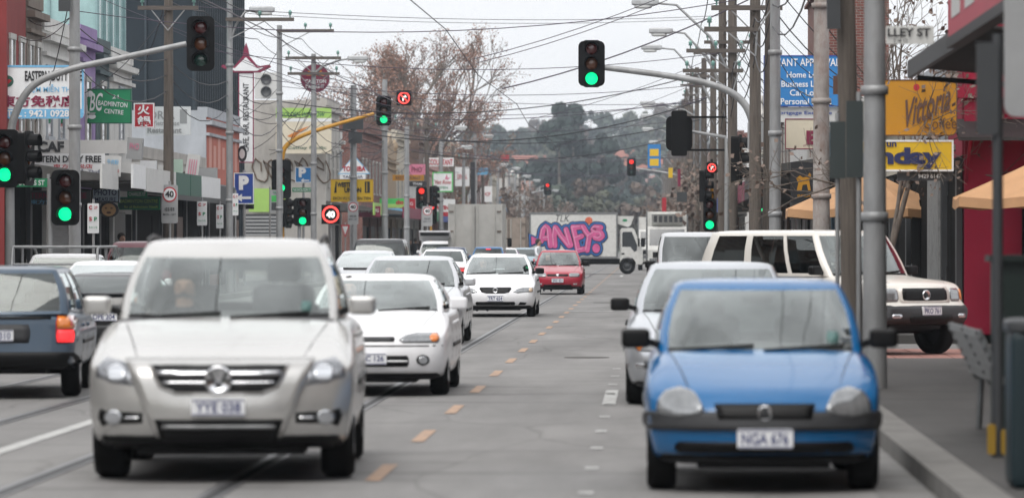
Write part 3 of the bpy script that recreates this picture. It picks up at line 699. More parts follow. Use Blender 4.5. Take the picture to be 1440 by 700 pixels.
# parked on the right behind the blue hatch
silb = paint('pale_silver', (.50, .52, .55), .65, .28, .08)
P = front_basic(.42, .82, .56, .68, .36, .54, .64, lens, True, .5, (.24, .34)) + [('chin', 'front', rect(-.8,.18,.8,.24,.01), trim, .012, False, (16, 2)), ('bumper_strip', 'front', rect(-.9,.40,.9,.44,.01), chrome, .012, False, (18, 2))]
car('sedan_car', 'pale silver saloon parked just behind the sky blue hatchback', 'car', V(SEDAN, W=1.87, H=1.47, mirror=blk), .68, 43.4, 0, silb, 'cars parked along the right kerb', P, ('PAX 519', 'front', .46, .37, .12))
P = front_basic(.42, .78, .72, .9, .36, .74, .86, lens, True, .5, (.3, .4))
car('van_car', 'small pale grey van with dark mirrors, parked behind the pale silver saloon', 'van', V(VAN, H=1.87, mirror=blk), .98, 80, 0, paint('van_grey', (.52, .53, .55), .2, .3, .08), 'cars parked along the right kerb', P, ('SGD 771', 'front', .5, .37, .12))
# cream four wheel drive turning into the side street
crm = paint('cream', (.70, .67, .62), .05, .3, .1)
P = [('front_bumper', 'front', rect(-.88,.50,.88,.73,.05), trim, .03, False, (20, 5)), ('grille_surround', 'front', rect(-.5,.78,.5,1.02,.03), crm, .008, False, (10, 4)), ('grille', 'front', rect(-.44,.80,.44,.99,.03), blk, .018, False, (12, 4)),
     ('headlight', 'front', rect(.52,.80,.74,.99,.03), lens, .012, True), ('indicator', 'front', rect(.755,.82,.84,.98,.02), amber, .012, True, (3, 3)),
     ('bumper_intake', 'front', rect(-.42,.52,.42,.60,.03), blk, .04, False, (10, 3)), ('fog_light', 'front', rect(.56,.56,.72,.62,.02), bulb, .042, True, (4, 3)),
     ('wheel_flare', 'left', ell(-1.53,.40,.52,.50), trim, .02, False, (10, 8)), ]
P = P[:-1]
r_, bv, bva = car('four_wheel_drive_car', 'cream off-road wagon with dark bumper, turning off into the side street', 'car', FOURWD, 2.74, 64.6, 39, crm, None, P, ('PKO 761', 'front', .665, .37, .13), at_center=True)
emblem(r_, bv, 'l', .895, .075)
# outbound lane, seen from behind
wagp = paint('slate_blue', (.045, .075, .115), .25, .35, .12)
Wg = 1.7
P = [('tail_light', 'rear', rect(.63,.60,.815,.885,.015), redlens, .012, True), ('indicator', 'rear', rect(.64,.75,.805,.875,.01), amber, .02, True, (3, 3)), ('brake_light', 'rear', rect(.64,.61,.805,.735,.01), brake_hot, .02, True, (3, 3)),
     ('rear_bumper', 'rear', rect(-.82,.36,.82,.50,.04), blk, .05, False, (18, 4)), ('plate_recess', 'rear', rect(-.36,.6,.36,.80,.02), trim, .004, False, (8, 3)), ('bumper_strip', 'rear', rect(-.58,.855,.58,.88,.006), blk, .01, False, (10, 2))]
car('station_wagon', 'dark slate blue station wagon driving away, brake lamps lit, at the left edge', 'car', V(WAGON, gR=gl_side), -7.12, 45.5, 184, wagp, 'cars driving away in the left lane', P, ('DKV 310', 'rear', .68, .37, .12))
P = rear_basic(1.7, .62, .78, .2)
car('hatchback_car', 'black hatchback squeezed between the slate blue wagon and the silver SUV', 'car', V(SMALLSEDAN, L=3.9, H=1.24, W=1.6, gC=3.3, gD=3.82, gR=gl_dark), -7.72, 60.5, 180, paint('black', (.015, .015, .018), 0, .25, .1), 'cars driving away in the left lane', P, ('OPE 204', 'rear', .62, .37, .12), full=False)
P = rear_basic(1.7, .7, .86, .3, False) + [('emblem', 'rear', rect(-.05,.88,.05,.95,.02), chrome, .012, False, (2, 2)), ('boot_light', 'rear', rect(-.1,.9,.1,.91,.004), redlens, .01, False, (4, 2))]
car('coupe_car', 'white coupe with a sloping back window, behind the slate blue wagon', 'car', V(SMALLSEDAN, H=1.37, L=4.4, gC=2.8, gD=3.95, gR=gl_sky), -8.95, 69, 180, whp2, 'cars driving away in the left lane', P, ('RHD 882', 'rear', .55, .37, .12))
P = rear_basic(1.75, .8, 1.05, .14, False)
car('people_mover', 'maroon tall wagon parked on the left, above the roof of the white coupe', 'car', V(SUV, H=1.7, W=1.76), -10.9, 91, 180, paint('maroon', (.09, .02, .03), .2, .3, .12), 'cars parked along the left kerb', P, None, full=False)
P = rear_basic(1.8, .62, .8, .25, True)
car('sedan_car', 'silver saloon driving away on the left, sky mirrored in its sloping rear window', 'car', V(SEDAN, gD=4.3, gC=3.1, gR=gl_sky, H=1.46), -7.25, 108, 180, silv, 'cars driving away in the left lane', P + [('spoiler', 'rear', rect(-.5,.98,.5,1.0,.006), blk, .03, False, (6, 2))], ('UBB 117', 'rear', .55, .37, .12))
P = rear_basic(1.85, .9, 1.15, .13, False)
car('suv_car', 'black tall SUV with a dark back window, left of the silver saloon roofs', 'car', V(SUV, H=1.78, W=1.86, gR=gl_dark, bw=.94, rw=.8), -8.3, 131, 180, paint('black2', (.02, .022, .025), 0, .25, .1), 'cars driving away in the left lane', P, None)
P = rear_basic(1.75, .66, .82, .25, True)
car('sedan_car', 'white saloon driving away, only its roof showing over the silver saloon in the queue', 'car', V(SEDAN, gR=gl_side, H=1.44), -6.95, 143, 180, whp, 'cars driving away in the left lane', P, None, full=False)
P = [('tail_light', 'rear', rect(.62,.80,.76,1.05,.03), redlens, .01, True), ('brake_light', 'rear', rect(.63,.82,.75,.93,.03), brake_hot, .016, True, (3, 3)), ('brake_lamp', 'rear', rect(-.11,1.335,.11,1.36,.008), brake_hot, .02, False, (3, 2))]
P[-1] = ('brake_high_lamp',) + P[-1][1:]
hat = V(HATCH, L=3.9, W=1.66, H=1.46, gC=3.4, gD=3.8, gR=gl_side)
car('hatchback_car', 'navy blue hatchback with lit brake lamps, left of the white saloon', 'car', hat, -8.3, 178, 180, paint('navy', (.02, .04, .10), .2, .3, .1), 'cars driving away in the left lane', P, ('BNV 402', 'rear', .62, .37, .12))
car('hatchback_car', 'bright blue hatchback with lit brake lamps, behind the roof of the white saloon', 'car', V(hat, gR=gl_dark), -7.15, 190, 180, paint('midblue', (.04, .16, .36), .2, .3, .1), 'cars driving away in the left lane', P, None)
P = rear_basic(1.7, .7, .85, .3, False)
car('sedan_car', 'pale blue old saloon just left of the painted truck', 'car', V(SMALLSEDAN, W=1.66, gR=gl_side), -6.15, 209, 180, paint('paleblue', (.28, .38, .44), .1, .35, .15), 'cars driving away in the left lane', P, None, full=False)
car('sedan_car', 'white old hatch between the bright blue hatchback and the pale blue saloon', 'car', V(SMALLSEDAN, W=1.62, gR=gl_side), -6.9, 203, 180, whp2, 'cars driving away in the left lane', P, None, full=False)
P = rear_basic(1.75, .9, 1.1, .13, True)
ro, bv, bva = car('suv_car', 'white wagon parked with its tailgate swung up, beside the grey box truck', 'car', V(SUV, L=4.6, H=1.72), -9.85, 197, 180, whp2, 'cars parked along the left kerb', P, None, full=False)
m = MB(); m.mat(whp2).add([(-.74,2.0,1.74),(.74,2.0,1.74),(.72,2.95,2.12),(-.72,2.95,2.12),(-.74,2.0,1.80),(.74,2.0,1.80),(.72,2.95,2.2),(-.72,2.95,2.2)], [(0,3,2,1),(4,5,6,7),(0,1,5,4),(1,2,6,5),(2,3,7,6),(3,0,4,7)])
m.mat(blk).box(-.66, 2.90, 1.95, .66, 2.93, 2.12); m.build('tailgate', None, ro)
# white ute with a ladder rack, parked on the far left
P = rear_basic(1.72, .62, .85, .12, False)
ro, bv, bva = car('utility_truck', 'white ute with a tubular ladder rack, over the roof of the slate blue wagon', 'ute', V(WAGON, L=4.6, W=1.74, H=1.45, gC=2.9, gD=3.1, gbowr=.03, wins=[(.06,.85)], gR=gl_dark), -11.45, 82, 180, whp2, 'cars parked along the left kerb', P, None, full=False)
m = MB()
for s in (-.82, .82):
    m.tube([(s, 2.15, .9), (s, 2.0, 1.53), (s, 1.85, 1.58), (s, -.9, 1.58), (s, -1.3, 1.42)], .03, 7); m.tube([(s, .7, .95), (s, .7, 1.58)], .03, 7)
for y in (1.9, .7, -.6): m.tube([(-.82, y, 1.58), (.82, y, 1.58)], .028, 7)
m.tube([(-.82, 2.05, 1.25), (.82, 2.05, 1.25)], .02, 7); m.build('ladder_rack', galv, ro)
# ------------------------------------------------------------------ poles, lamps, signals, signs
wood = pbr('pole_timber', (.105, .088, .075), .9, var=.3, scale=5, stretch=(6, 6, .35), bump=.5, bscale=18, dirt=.35, dcol=(.2, .18, .16))
gsteel = pbr('pole_steel', (.30, .305, .31), .55, metal=.35, var=.18, scale=4, dirt=.35, dcol=(.16, .13, .11), stretch=(1, 1, .4))
rust = pbr('pole_rusty', (.36, .33, .31), .7, metal=.1, var=.25, scale=5, dirt=.85, dcol=(.16, .06, .03), stretch=(1, 1, .45))
yel = pbr('signal_yellow', (.55, .27, .02), .45, var=.1, dirt=.2)
sig_blk = pbr('signal_black', (.003, .003, .0035), .6, var=.2, spec=.2)
ceram = pbr('insulator', (.16, .33, .29), .3, var=.2, coat=.6)
tarm = pbr('crossarm_timber', (.10, .085, .075), .9, var=.3, scale=6, stretch=(.4, 6, 6))
lampg = pbr('lamp_housing', (.45, .46, .47), .45, metal=.2, var=.15, dirt=.2); lampd = pbr('lamp_glass', (.62, .63, .62), .2, var=.1, coat=1.)
wire_m = pbr('cable_black', (.015, .014, .018), .6, var=0); wire_p = pbr('copper_wire', (.05, .035, .06), .5, var=0)
L_RED, L_GRN, L_AMB = emis('lit_red', (1, .03, .02), 1.6), emis('lit_green', (.0, 1., .33), 1.15), emis('lit_amber', (1, .4, .02), 2.)
O_RED, O_GRN, O_AMB = pbr('dim_red', (.09, .008, .008), .25, coat=1., var=.2), pbr('dim_green', (.004, .05, .035), .25, coat=1., var=.2), pbr('dim_amber', (.13, .035, .004), .25, coat=1., var=.2)

def lamp_on(root, x0, z0, x1, z1, sgn, r=.045):
    m = MB(); mid = ((x0*.25 + x1*.75), 0, z1 - .05)
    m.tube([(x0, 0, z0), (x0*.7 + x1*.3, 0, z0 + (z1-z0)*.55), mid, (x1, 0, z1)], r, 7, r*.7); m.build('lamp_arm', gsteel, root)
    m = MB(); m.rbox((x1 + sgn*.36, 0, z1 + .03), .78, .34, .2, .5); h = m.build('lamp_head', lampg, root)
    m = MB(); m.rbox((x1 + sgn*.42, 0, z1 - .085), .5, .28, .14, .6); m.build('lamp_glass', lampd, h)
def pole(px, d, h, wpx, m, label, name='utility_pole', arms=(), lamp=None, group='poles', boxes=(), bands=True, x=None, lean=0.):
    x = X(px, d) if x is None else x; r = wpx * d / F / 2
    t = thing(name, label, 'pole', (x, d, .12), 0, group); t.rotation_euler = (0, R(lean), 0)
    b = MB(); b.tube([(0, 0, 0), (0, 0, h*.5), (0, 0, h)], r*1.08, 14, r*.82); b.build('shaft', m, t)
    if bands and m is not wood:
        for zz in (h*.3, h*.52, h*.74):
            b = MB(); b.lathe([(r*1.0, zz-.05), (r*1.17, zz-.045), (r*1.17, zz+.045), (r*1.0, zz+.05)], 14); b.build('band', m, t)
    for zz, x0, x1 in arms:
        b = MB(); b.box(x0, -r-.09, zz-.055, x1, -r+.0, zz+.055); a = b.build('crossarm', tarm, t)
        n = max(2, int((x1 - x0) / .55))
        for i in range(n):
            xx = x0 + .12 + (x1 - x0 - .24) * i / (n - 1)
            if abs(xx) < .12: continue
            b = MB(); b.lathe([(.02, 0), (.02, .09), (.06, .10), (.045, .15), (.065, .17), (.03, .23), (0, .24)], 8, 'z', (xx, -r-.045, zz+.05)); b.build('insulator', ceram, a)
        b = MB(); b.obox((x0*.55, -r-.05, zz-.05), (0, -r-.02, zz-.6), .03, .03); b.build('brace', gsteel, a)
        b = MB(); b.obox((x1*.55, -r-.05, zz-.05), (0, -r-.02, zz-.6), .03, .03); b.build('brace', gsteel, a)
    if lamp: lamp_on(t, 0, lamp[0], lamp[1], lamp[2], -1 if lamp[1] < 0 else 1)
    for nm, bx, bz, w, hh, mm in boxes:
        b = MB(); b.box(bx-w/2, -r-.16, bz-hh/2, bx+w/2, -r-.01, bz+hh/2); b.build(nm, mm, t)
    return t
def signal_head(root, x, z, y=0., lit='g', board=(.6, 1.18), yaw=0., R_=.145, back=False, lens3=True):
    """three lens head, facing -y (towards us) unless turned"""
    h = MB(); w, hh = board
    h.prism(rect(-w/2, -hh/2, w/2, hh/2, .13, 4), -.015, .015); h.prism(rect(-.19, -.55, .19, .55, .05), .015, .2)
    if back: h.mat(sig_blk); h.prism(rect(-.025, -hh/2, .025, hh/2, .01), .2, .24)
    o = h.build('signal_head', sig_blk, root, (x, y, z)); o.rotation_euler = (0, 0, yaw)
    for k, (zz, c, on, off) in enumerate(((.35, 'r', L_RED, O_RED), (0, 'a', L_AMB, O_AMB), (-.35, 'g', L_GRN, O_GRN))):
        m = MB(); m.lathe([(0, -.05), (R_*.6, -.045), (R_, -.02), (R_, 0)], 18, 'y', (0, -.0, zz)); m.build('lens', on if c == lit else off, o)
        m = MB(); m.lathe([(R_+.03, -.24), (R_+.03, -.01)], 18, 'y', (0, 0, zz), R(-25), R(205)); m.lathe([(R_+.015, -.24), (R_+.015, -.01)], 18, 'y', (0, 0, zz), R(-25), R(205)); m.build('visor', sig_blk, o)
    return o
def signal(label, px, d, h, wpx=14, m=gsteel, arm=None, heads=(), group='traffic signals', x=None):
    x0 = X(px, d) if x is None else x
    t = thing('traffic_signal', label, 'traffic light', (x0, d, .12), 0, group); r = wpx * d / F / 2
    b = MB(); b.tube([(0, 0, 0), (0, 0, h)] if not arm else [(0, 0, 0), (0, 0, h*.5)] + [(X(p, d) - x0, 0, Z(q, d) - .12) for p, q in arm[:1]], r, 12, r*.8); b.build('pole', m, t)
    if arm:
        b = MB(); P = [Vector((X(p, d) - x0, 0, Z(q, d) - .12)) for p, q in arm]; b.tube(P, r*.8, 10, r*.55); b.build('mast_arm', m, t)
    for hd in heads:
        hx, hy, lit, yaw = hd[:4]; bd = hd[4] if len(hd) > 4 else (.6, 1.18)
        o = signal_head(t, X(hx, d) - x0, Z(hy, d) - .12, -.12, lit, bd, R(yaw), back=abs(yaw) > 90)
        if not arm or abs(X(hx, d) - x0) < 1.5:
            for dz in (-.4, .4):
                b = MB(); b.obox((X(hx, d) - x0, -.02, Z(hy, d) - .12 + dz), (0, 0, Z(hy, d) - .12 + dz), .04, .05); b.build('bracket', sig_blk, t)
    return t
def curve_pts(P, n=6):                                     # rounded path through px points
    out = []
    for i in range(len(P) - 1):
        p0 = P[max(i-1, 0)]; p1 = P[i]; p2 = P[i+1]; p3 = P[min(i+2, len(P)-1)]
        for k in range(n):
            t = k / n; out.append(tuple(.5*((2*p1[j]) + (-p0[j]+p2[j])*t + (2*p0[j]-5*p1[j]+4*p2[j]-p3[j])*t*t + (-p0[j]+3*p1[j]-3*p2[j]+p3[j])*t**3) for j in (0, 1)))
    return out + [P[-1]]
SC = {}; s_cab = None
def scol(name, col, rough=.5, dirt=.12, var=.06): return pbr('sign_' + name, col, rough, var=var, dirt=dirt, scale=3, dcol=tuple(v*.6+.02 for v in col))
s_white = scol('white', (.72, .73, .74)); s_dwhite = scol('dirty_white', (.55, .55, .54), dirt=.5); s_blue = scol('blue', (.012, .05, .28)); s_sky = scol('sky', (.16, .42, .66)); s_green = scol('green', (.008, .22, .09)); s_dgreen = scol('dark_green', (.02, .10, .07))
s_red = scol('red', (.42, .015, .03)); s_maroon = scol('maroon', (.20, .012, .05)); s_yel = scol('yellow', (.66, .42, .012)); s_amb = scol('ochre', (.47, .215, .008)); s_navy = scol('navy', (.015, .022, .09)); s_black = scol('black', (.015, .015, .018)); s_grey = scol('grey', (.33, .335, .34), dirt=.3); s_dgrey = scol('dark_grey', (.045, .048, .052))
s_cab = scol('plate_back', (.035, .045, .045)); s_salmon = scol('salmon', (.52, .16, .12)); s_lime = scol('lime', (.34, .55, .13)); s_cream = scol('cream', (.62, .56, .44)); s_pink = scol('pink', (.60, .2, .3)); s_midblue = scol('midblue', (.015, .17, .44)); s_bright = scol('bright_green', (.06, .45, .10)); s_orange = scol('orange', (.6, .2, .03)); s_brown = scol('brown', (.10, .05, .035)); s_tan = scol('tan', (.55, .33, .16))
def sign(name, label, px0, y0, px1, y1, d, bg, texts=(), depth=.1, border=None, bw=.03, group=None, rnd=.01, yaw=0., extra=(), cat='sign', post=None, shape=None):
    w = abs(px1 - px0) * d / F; h = abs(y1 - y0) * d / F; cx, cz = X((px0+px1)/2, d), Z((y0+y1)/2, d)
    t = thing(name, label, cat, (cx, d, cz), R(yaw), group)
    ol = shape(w, h) if shape else rect(-w/2, -h/2, w/2, h/2, rnd, 3)
    b = MB(); b.prism(ol, 0, depth); b.build('panel', bg, t)
    if border:
        b = MB(); n = len(ol); inn = [(x * (1 - 2*bw/w), z * (1 - 2*bw/h)) for x, z in ol]
        for i in range(n):
            j = (i+1) % n; b.add([(ol[i][0], -.012, ol[i][1]), (ol[j][0], -.012, ol[j][1]), (inn[j][0], -.012, inn[j][1]), (inn[i][0], -.012, inn[i][1]), (inn[i][0], .002, inn[i][1]), (inn[j][0], .002, inn[j][1]), (ol[i][0], .002, ol[i][1]), (ol[j][0], .002, ol[j][1])], [(0,1,2,3), (3,2,5,4), (0,6,7,1)])
        b.build('border', border, t)
    for k, e in enumerate(extra):                          # flat patches: (material, outline in fractions, part name)
        b = MB(); b.prism([(x*w, z*h) for x, z in e[1]], -.006 - .003*k, .002); b.build(e[2], e[0], t)
    by = {}
    for tx in texts:
        s, fx, fz, fw, fh, mm = tx[:6]; kw = tx[6] if len(tx) > 6 else {}
        b = MB(); put_text(b, s, fx*w, fz*h, fw*w, fh*h, -.0225, kw.get('bold', .012), mm, kw.get('slant', 0), R(kw.get('rot', 0)))
        if b.v: b.build('lettering', None, t)
    if post:
        b = MB(); b.tube([(post[0], depth + .03, .12 - cz), (post[0], depth + .03, h/2 + .1)], post[1], 8); b.build('post', gsteel, t)
    return t
# ---- left side poles
GLP = 'poles along the left kerb'; GRP = 'poles along the right kerb'
P_L = []
def lp(px, top, wpx, m, label, arms=(), lamp=None, **k):
    d = 6000 * 12.9 / (912 - px); h = Z(top, d) - .12
    P_L.append((d, h)); return pole(px, d, h, wpx, m, label, 'utility_pole' if m is wood else 'steel_pole', [(Z(y, d) - .12, X(a, d) + 12.9, X(b, d) + 12.9) for y, a, b in arms], (Z(lamp[0], d) - .12, X(lamp[1], d) + 12.9, Z(lamp[2], d) - .12) if lamp else None, GLP, x=-12.9, **k)
lp(105, -60, 17, gsteel, 'thick grey steel pole in front of the white duty free billboard', boxes=[('junction_box', -.2, 6.9, .25, .35, s_dgrey)])
lp(237, -25, 15, wood, 'brown timber pole between the red hot pot sign and the dark tower', [(12, 195, 280)])
lp(323, -20, 10, gsteel, 'grey pole with lamp and timber crossarm, left of the blue parking sign', [(28, 318, 414)], (60, 352, 15))
lp(393, 36, 9, gsteel, 'slim grey pole with a long crossarm to its right, beside the bus stop sign', [(44, 390, 470)])
lp(441, 76, 8, gsteel, 'grey pole with two crossarms in front of the round red sign', [(82, 402, 480), (104, 405, 478)], (105, 490, 83))
lp(497, 120, 10, gsteel, 'pale pole crossing the yellow sign, with a dark transformer on top', boxes=[('transformer', 0, 6.7, .9, .5, s_dgrey), ('transformer', .1, 6.1, .6, .5, s_dgrey)])
lp(541, 112, 9, gsteel, 'grey pole right of the brick building, behind the hanging green signal', [(170, 525, 560)])
lp(572, 178, 8, gsteel, 'pale pole left of the red signal, before the pale shopfronts')
lp(600, 165, 8, wood, 'dark timber pole beside the pair of red signals on the left', [(180, 585, 616)])
lp(620, 196, 7, gsteel, 'pale pole crossing the green framed poster', (), (215, 640, 180))
for i, (px, top) in enumerate(((637, 205), (652, 215), (668, 190), (679, 225), (690, 230), (700, 222), (708, 235), (716, 240), (724, 246), (731, 243), (738, 252), (745, 255), (752, 260), (759, 262), (765, 266))):
    lp(px, top, 5.5 - i*.2, gsteel if i % 3 else wood, 'distant pale pole in the receding row on the left', [(top + 8, px - 9 + i*.3, px + 9 - i*.3)] if i % 2 else (), (top + 10, px + 12, top + 2) if i % 2 == 0 else None, bands=False)
# ---- right side poles (x = 2.4)
P_R = []
def rp(px, top, wpx, m, label, arms=(), lamp=None, x=2.4, **k):
    d = 6000 * x / (px - 912); h = Z(top, d) - .12; P_R.append((d, h))
    return pole(px, d, h, wpx, m, label, 'utility_pole' if m is wood else 'steel_pole', [(Z(y, d) - .12, X(a, d) - x, X(b, d) - x) for y, a, b in arms], (Z(lamp[0], d) - .12, X(lamp[1], d) - x, Z(lamp[2], d) - .12) if lamp else None, GRP, x=x, **k)
rp(1230, -260, 33, gsteel, 'thick grey steel pole beside the blue hatchback, street name sign near its top')
rp(1200, -300, 29, wood, 'dark timber pole just left of the thick grey steel pole', x=2.5, boxes=[('switch_box', -.16, 4.6, .16, .9, s_dgrey)], lean=-1.2)
rp(1155, -150, 24, rust, 'rust stained steel pole between the cream awning and the tan umbrella', x=3.2, boxes=[('meter_box', .3, 3.3, .2, .55, s_grey), ('meter_box', .32, 4.45, .22, .34, s_brown)])
rp(1090, -60, 17, gsteel, 'bright galvanised pole in front of the blue loans sign')
rp(1077, -40, 13, wood, 'dark timber pole just behind the bright galvanised pole', x=2.65, lean=.6)
rp(1062, -20, 18, wood, 'stout weathered timber pole above the right mast arm signal', [(42, 990, 1066), (12, 1000, 1100)])
rp(1030, -10, 15, wood, 'timber pole with two crossarms left of the stout weathered pole', [(72, 965, 1048), (100, 960, 1045)], (110, 925, 5))
rp(1016, -5, 13, wood, 'timber pole with crossarm and street lamp, third of the timber row', [(60, 990, 1060)], (125, 945, 45))
rp(1003, 60, 10, wood, 'slender timber pole with street lamp beside the no right turn sign', [(75, 975, 1012)], (150, 930, 68))
rp(990, 82, 9, wood, 'slender timber pole with one crossarm behind the turned away signal', [(108, 970, 1010), (122, 972, 1008)])
for i, (px, top, lamp) in enumerate(((980, 95, (165, 921, 146)), (972, 110, (180, 922, 150)), (966, 125, (190, 918, 163)), (961, 140, (200, 918, 182)), (956, 150, None), (952, 165, (215, 925, 200)), (949, 178, None), (946, 190, (235, 922, 216)), (943, 200, None), (940, 212, (250, 924, 232)), (937, 222, None), (934, 230, (262, 920, 246)), (932, 240, None))):
    rp(px, top, 7.5 - i*.35, wood, 'distant timber pole in the receding row on the right', [(top + 10, px - 16 + i*.7, px + 14 - i*.7), (top + 24, px - 13 + i*.6, px + 12 - i*.6)] if i % 3 != 2 else (), lamp)
# ---- traffic signals
signal('mast arm signal on the left, unlit lamps out over the road, green at its foot', 14, 92, 3.2, 15, gsteel, curve_pts([(14, 205), (20, 165), (45, 122), (95, 99), (170, 82), (262, 62)]), [(283, 62, '', 0), (8, 223, 'g', 0, (.62, 1.25)), (42, 223, '', 78)])
signal('low signal showing green in front of the thick grey pole on the left', 70, 91, 2.9, 9, gsteel, None, [(93, 278, 'g', 0)])
signal('mast arm signal on the right with a green lamp held over the road', 1061, 100, 3.2, 15, gsteel, curve_pts([(1061, 215), (1057, 168), (1038, 137), (1000, 119), (940, 107), (848, 95)]), [(832, 90, 'g', 0, (.62, 1.06)), (1041, 225, '', 82), (1070, 268, 'g', -35)])
signal('signal seen from behind on a thin arm, facing the other way', 1022, 104, 2.8, 8, gsteel, [(1022, 230), (1020, 193), (955, 182)], [(955, 188, '', 180, (.64, .84))])
signal('yellow mast arm signal with a green lamp, across the car park', 396, 170, 3.0, 9, yel, curve_pts([(396, 225), (402, 206), (425, 191), (470, 176), (526, 160)]), [(540, 156, 'g', 0), (396, 252, 'g', 0, (.78, 1.55)), (406, 300, '', 70)])
signal('low signal with a green lamp beside the yellow mast arm', 421, 168, 2.6, 6, gsteel, None, [(426, 298, 'g', 0, (.72, 1.1))])
signal('mast arm signal showing red beyond the painted truck on the right', 968, 280, 3, 5, gsteel, curve_pts([(968, 275), (965, 255), (945, 245), (895, 237)]), [(888, 235, 'r', 0)])
signal('mast arm signal showing red far off on the left', 706, 400, 3, 4, gsteel, curve_pts([(706, 310), (710, 290), (725, 277), (764, 268)]), [(770, 266, 'r', 0, (.7, 1.1)), (710, 322, 'r', 0)])
signal('post signal showing red, higher of the pair on the left beyond the brick building', 594, 228, 3.9, 4, gsteel, None, [(593, 278, 'r', 0)])
signal('post signal showing red, lower of the pair on the left beyond the brick building', 606, 236, 3.2, 4, yel, None, [(607, 300, 'r', 0), (611, 276, '', 60)])
signal('low signal with a green lamp under the no right turn sign on the right', 1001, 148, 3.4, 6, yel, None, [(998, 302, 'g', 0, (.45, 1.15)), (993, 262, '', 75)])
# back of a signal close by on the right timber pole
sign('road_sign', 'dark green back of a road sign on the left of the timber pole', 1167, 171, 1189, 251, 48, s_cab, [], depth=.04, post=(0, .025)); sign('road_sign', 'taller dark back of a road sign in front of the timber pole', 1190, 142, 1214, 250, 47, s_cab, [], depth=.04, post=(.05, .03))
# lit turn restriction signs
def turn_sign(label, px, py, s, d, post_x=None):
    w = s * d / F
    t = thing('electronic_sign', label, 'sign', (X(px, d), d, Z(py, d)), 0, 'lit no right turn signs')
    b = MB(); b.prism(rect(-w/2, -w/2, w/2, w/2, .03), 0, .15); b.build('case', sig_blk, t)
    b = MB(); b.lathe([(w*.40, -.008), (w*.40, -.012), (w*.31, -.012), (w*.31, -.008)], 28, 'y'); b.obox((-w*.23, -.014, w*.23), (w*.23, -.014, -w*.23), .006, w*.07); b.build('red_ring', emis('ring_red', (1, .06, .05), 2.2), t)
    b = MB(); y = -.009; q = w
    b.prism([(-.10*q,-.2*q),(-.02*q,-.2*q),(-.02*q,.05*q),(.06*q,.05*q),(.06*q,-.02*q),(.2*q,.09*q),(.06*q,.2*q),(.06*q,.12*q),(-.10*q,.12*q)], -.01, -.002); b.build('arrow', emis('arrow_white', (1, .95, .9), 1.2), t)
    b = MB(); b.box(-.04, .15, -.3, .04, .22, .3) ; b.build('bracket', sig_blk, t)
turn_sign('lit no right turn sign beside the hanging green signal on the yellow arm', 568, 138, 21, 169)
turn_sign('lit no right turn sign on the right among the timber poles', 1001, 236, 15, 147)
# ------------------------------------------------------------------ buildings
def wall_m(name, col, var=.16, dirt=.4, scale=1.2, bump=.1, st=(1, 1, .5)): return pbr('wall_' + name, col, .88, var=var, scale=scale, dirt=dirt, dcol=tuple(v*.45 for v in col), bump=bump, stretch=st)
def brick_m(name, c1, c2, mort):
    m, nt, b, L = nmat(name); N = nt.nodes; b.inputs['Roughness'].default_value = .9
    tc = N.new('ShaderNodeTexCoord'); sp = N.new('ShaderNodeSeparateXYZ'); ad = N.new('ShaderNodeMath'); cb = N.new('ShaderNodeCombineXYZ')
    L.new(tc.outputs['Object'], sp.inputs[0]); L.new(sp.outputs[0], ad.inputs[0]); L.new(sp.outputs[1], ad.inputs[1]); L.new(ad.outputs[0], cb.inputs[0]); L.new(sp.outputs[2], cb.inputs[1])
    t = N.new('ShaderNodeTexBrick'); t.inputs['Scale'].default_value = 1; t.inputs['Brick Width'].default_value = .24; t.inputs['Row Height'].default_value = .085; t.inputs['Mortar Size'].default_value = .01
    t.inputs['Color1'].default_value = (*c1, 1); t.inputs['Color2'].default_value = (*c2, 1); t.inputs['Mortar'].default_value = (*mort, 1); L.new(cb.outputs[0], t.inputs['Vector'])
    nz = N.new('ShaderNodeTexNoise'); nz.inputs['Scale'].default_value = .8; nz.inputs['Detail'].default_value = 7; L.new(tc.outputs['Object'], nz.inputs['Vector'])
    mr = N.new('ShaderNodeMapRange'); mr.inputs[1].default_value = .3; mr.inputs[2].default_value = .7; mr.inputs[3].default_value = .65; mr.inputs[4].default_value = 1.2; L.new(nz.outputs[0], mr.inputs[0])
    mx = N.new('ShaderNodeMix'); mx.data_type = 'RGBA'; mx.blend_type = 'MULTIPLY'; mx.inputs[0].default_value = 1; L.new(t.outputs[0], mx.inputs[6]); L.new(mr.outputs[0], mx.inputs[7]); L.new(mx.outputs[2], b.inputs['Base Color']); return m
w_red = wall_m('red', (.20, .03, .03)); w_stone = wall_m('stone', (.16, .13, .11), .3); w_white = wall_m('white', (.56, .555, .54), .1, .6); w_purple = wall_m('purple', (.27, .19, .37)); w_teal = wall_m('teal', (.07, .10, .11)); w_cream = wall_m('cream', (.46, .42, .35), .12, .5)
w_grey = wall_m('grey', (.38, .40, .43)); w_navy = wall_m('navy', (.016, .026, .036), .2, .2); w_salmon = wall_m('salmon', (.50, .155, .115), .08, .3); w_conc = wall_m('concrete', (.42, .40, .375), .15, .6); w_tan = wall_m('tan', (.33, .25, .17)); w_pinkw = wall_m('pink', (.50, .30, .28)); w_greenw = wall_m('green', (.18, .25, .15)); w_bluew = wall_m('blue', (.20, .30, .40))
w_pub = wall_m('crimson', (.27, .006, .032), .12, .25); w_brick = brick_m('wall_brick', (.19, .055, .04), (.13, .04, .032), (.22, .19, .17)); w_brick2 = brick_m('wall_brick_brown', (.16, .085, .06), (.11, .06, .045), (.2, .18, .16))
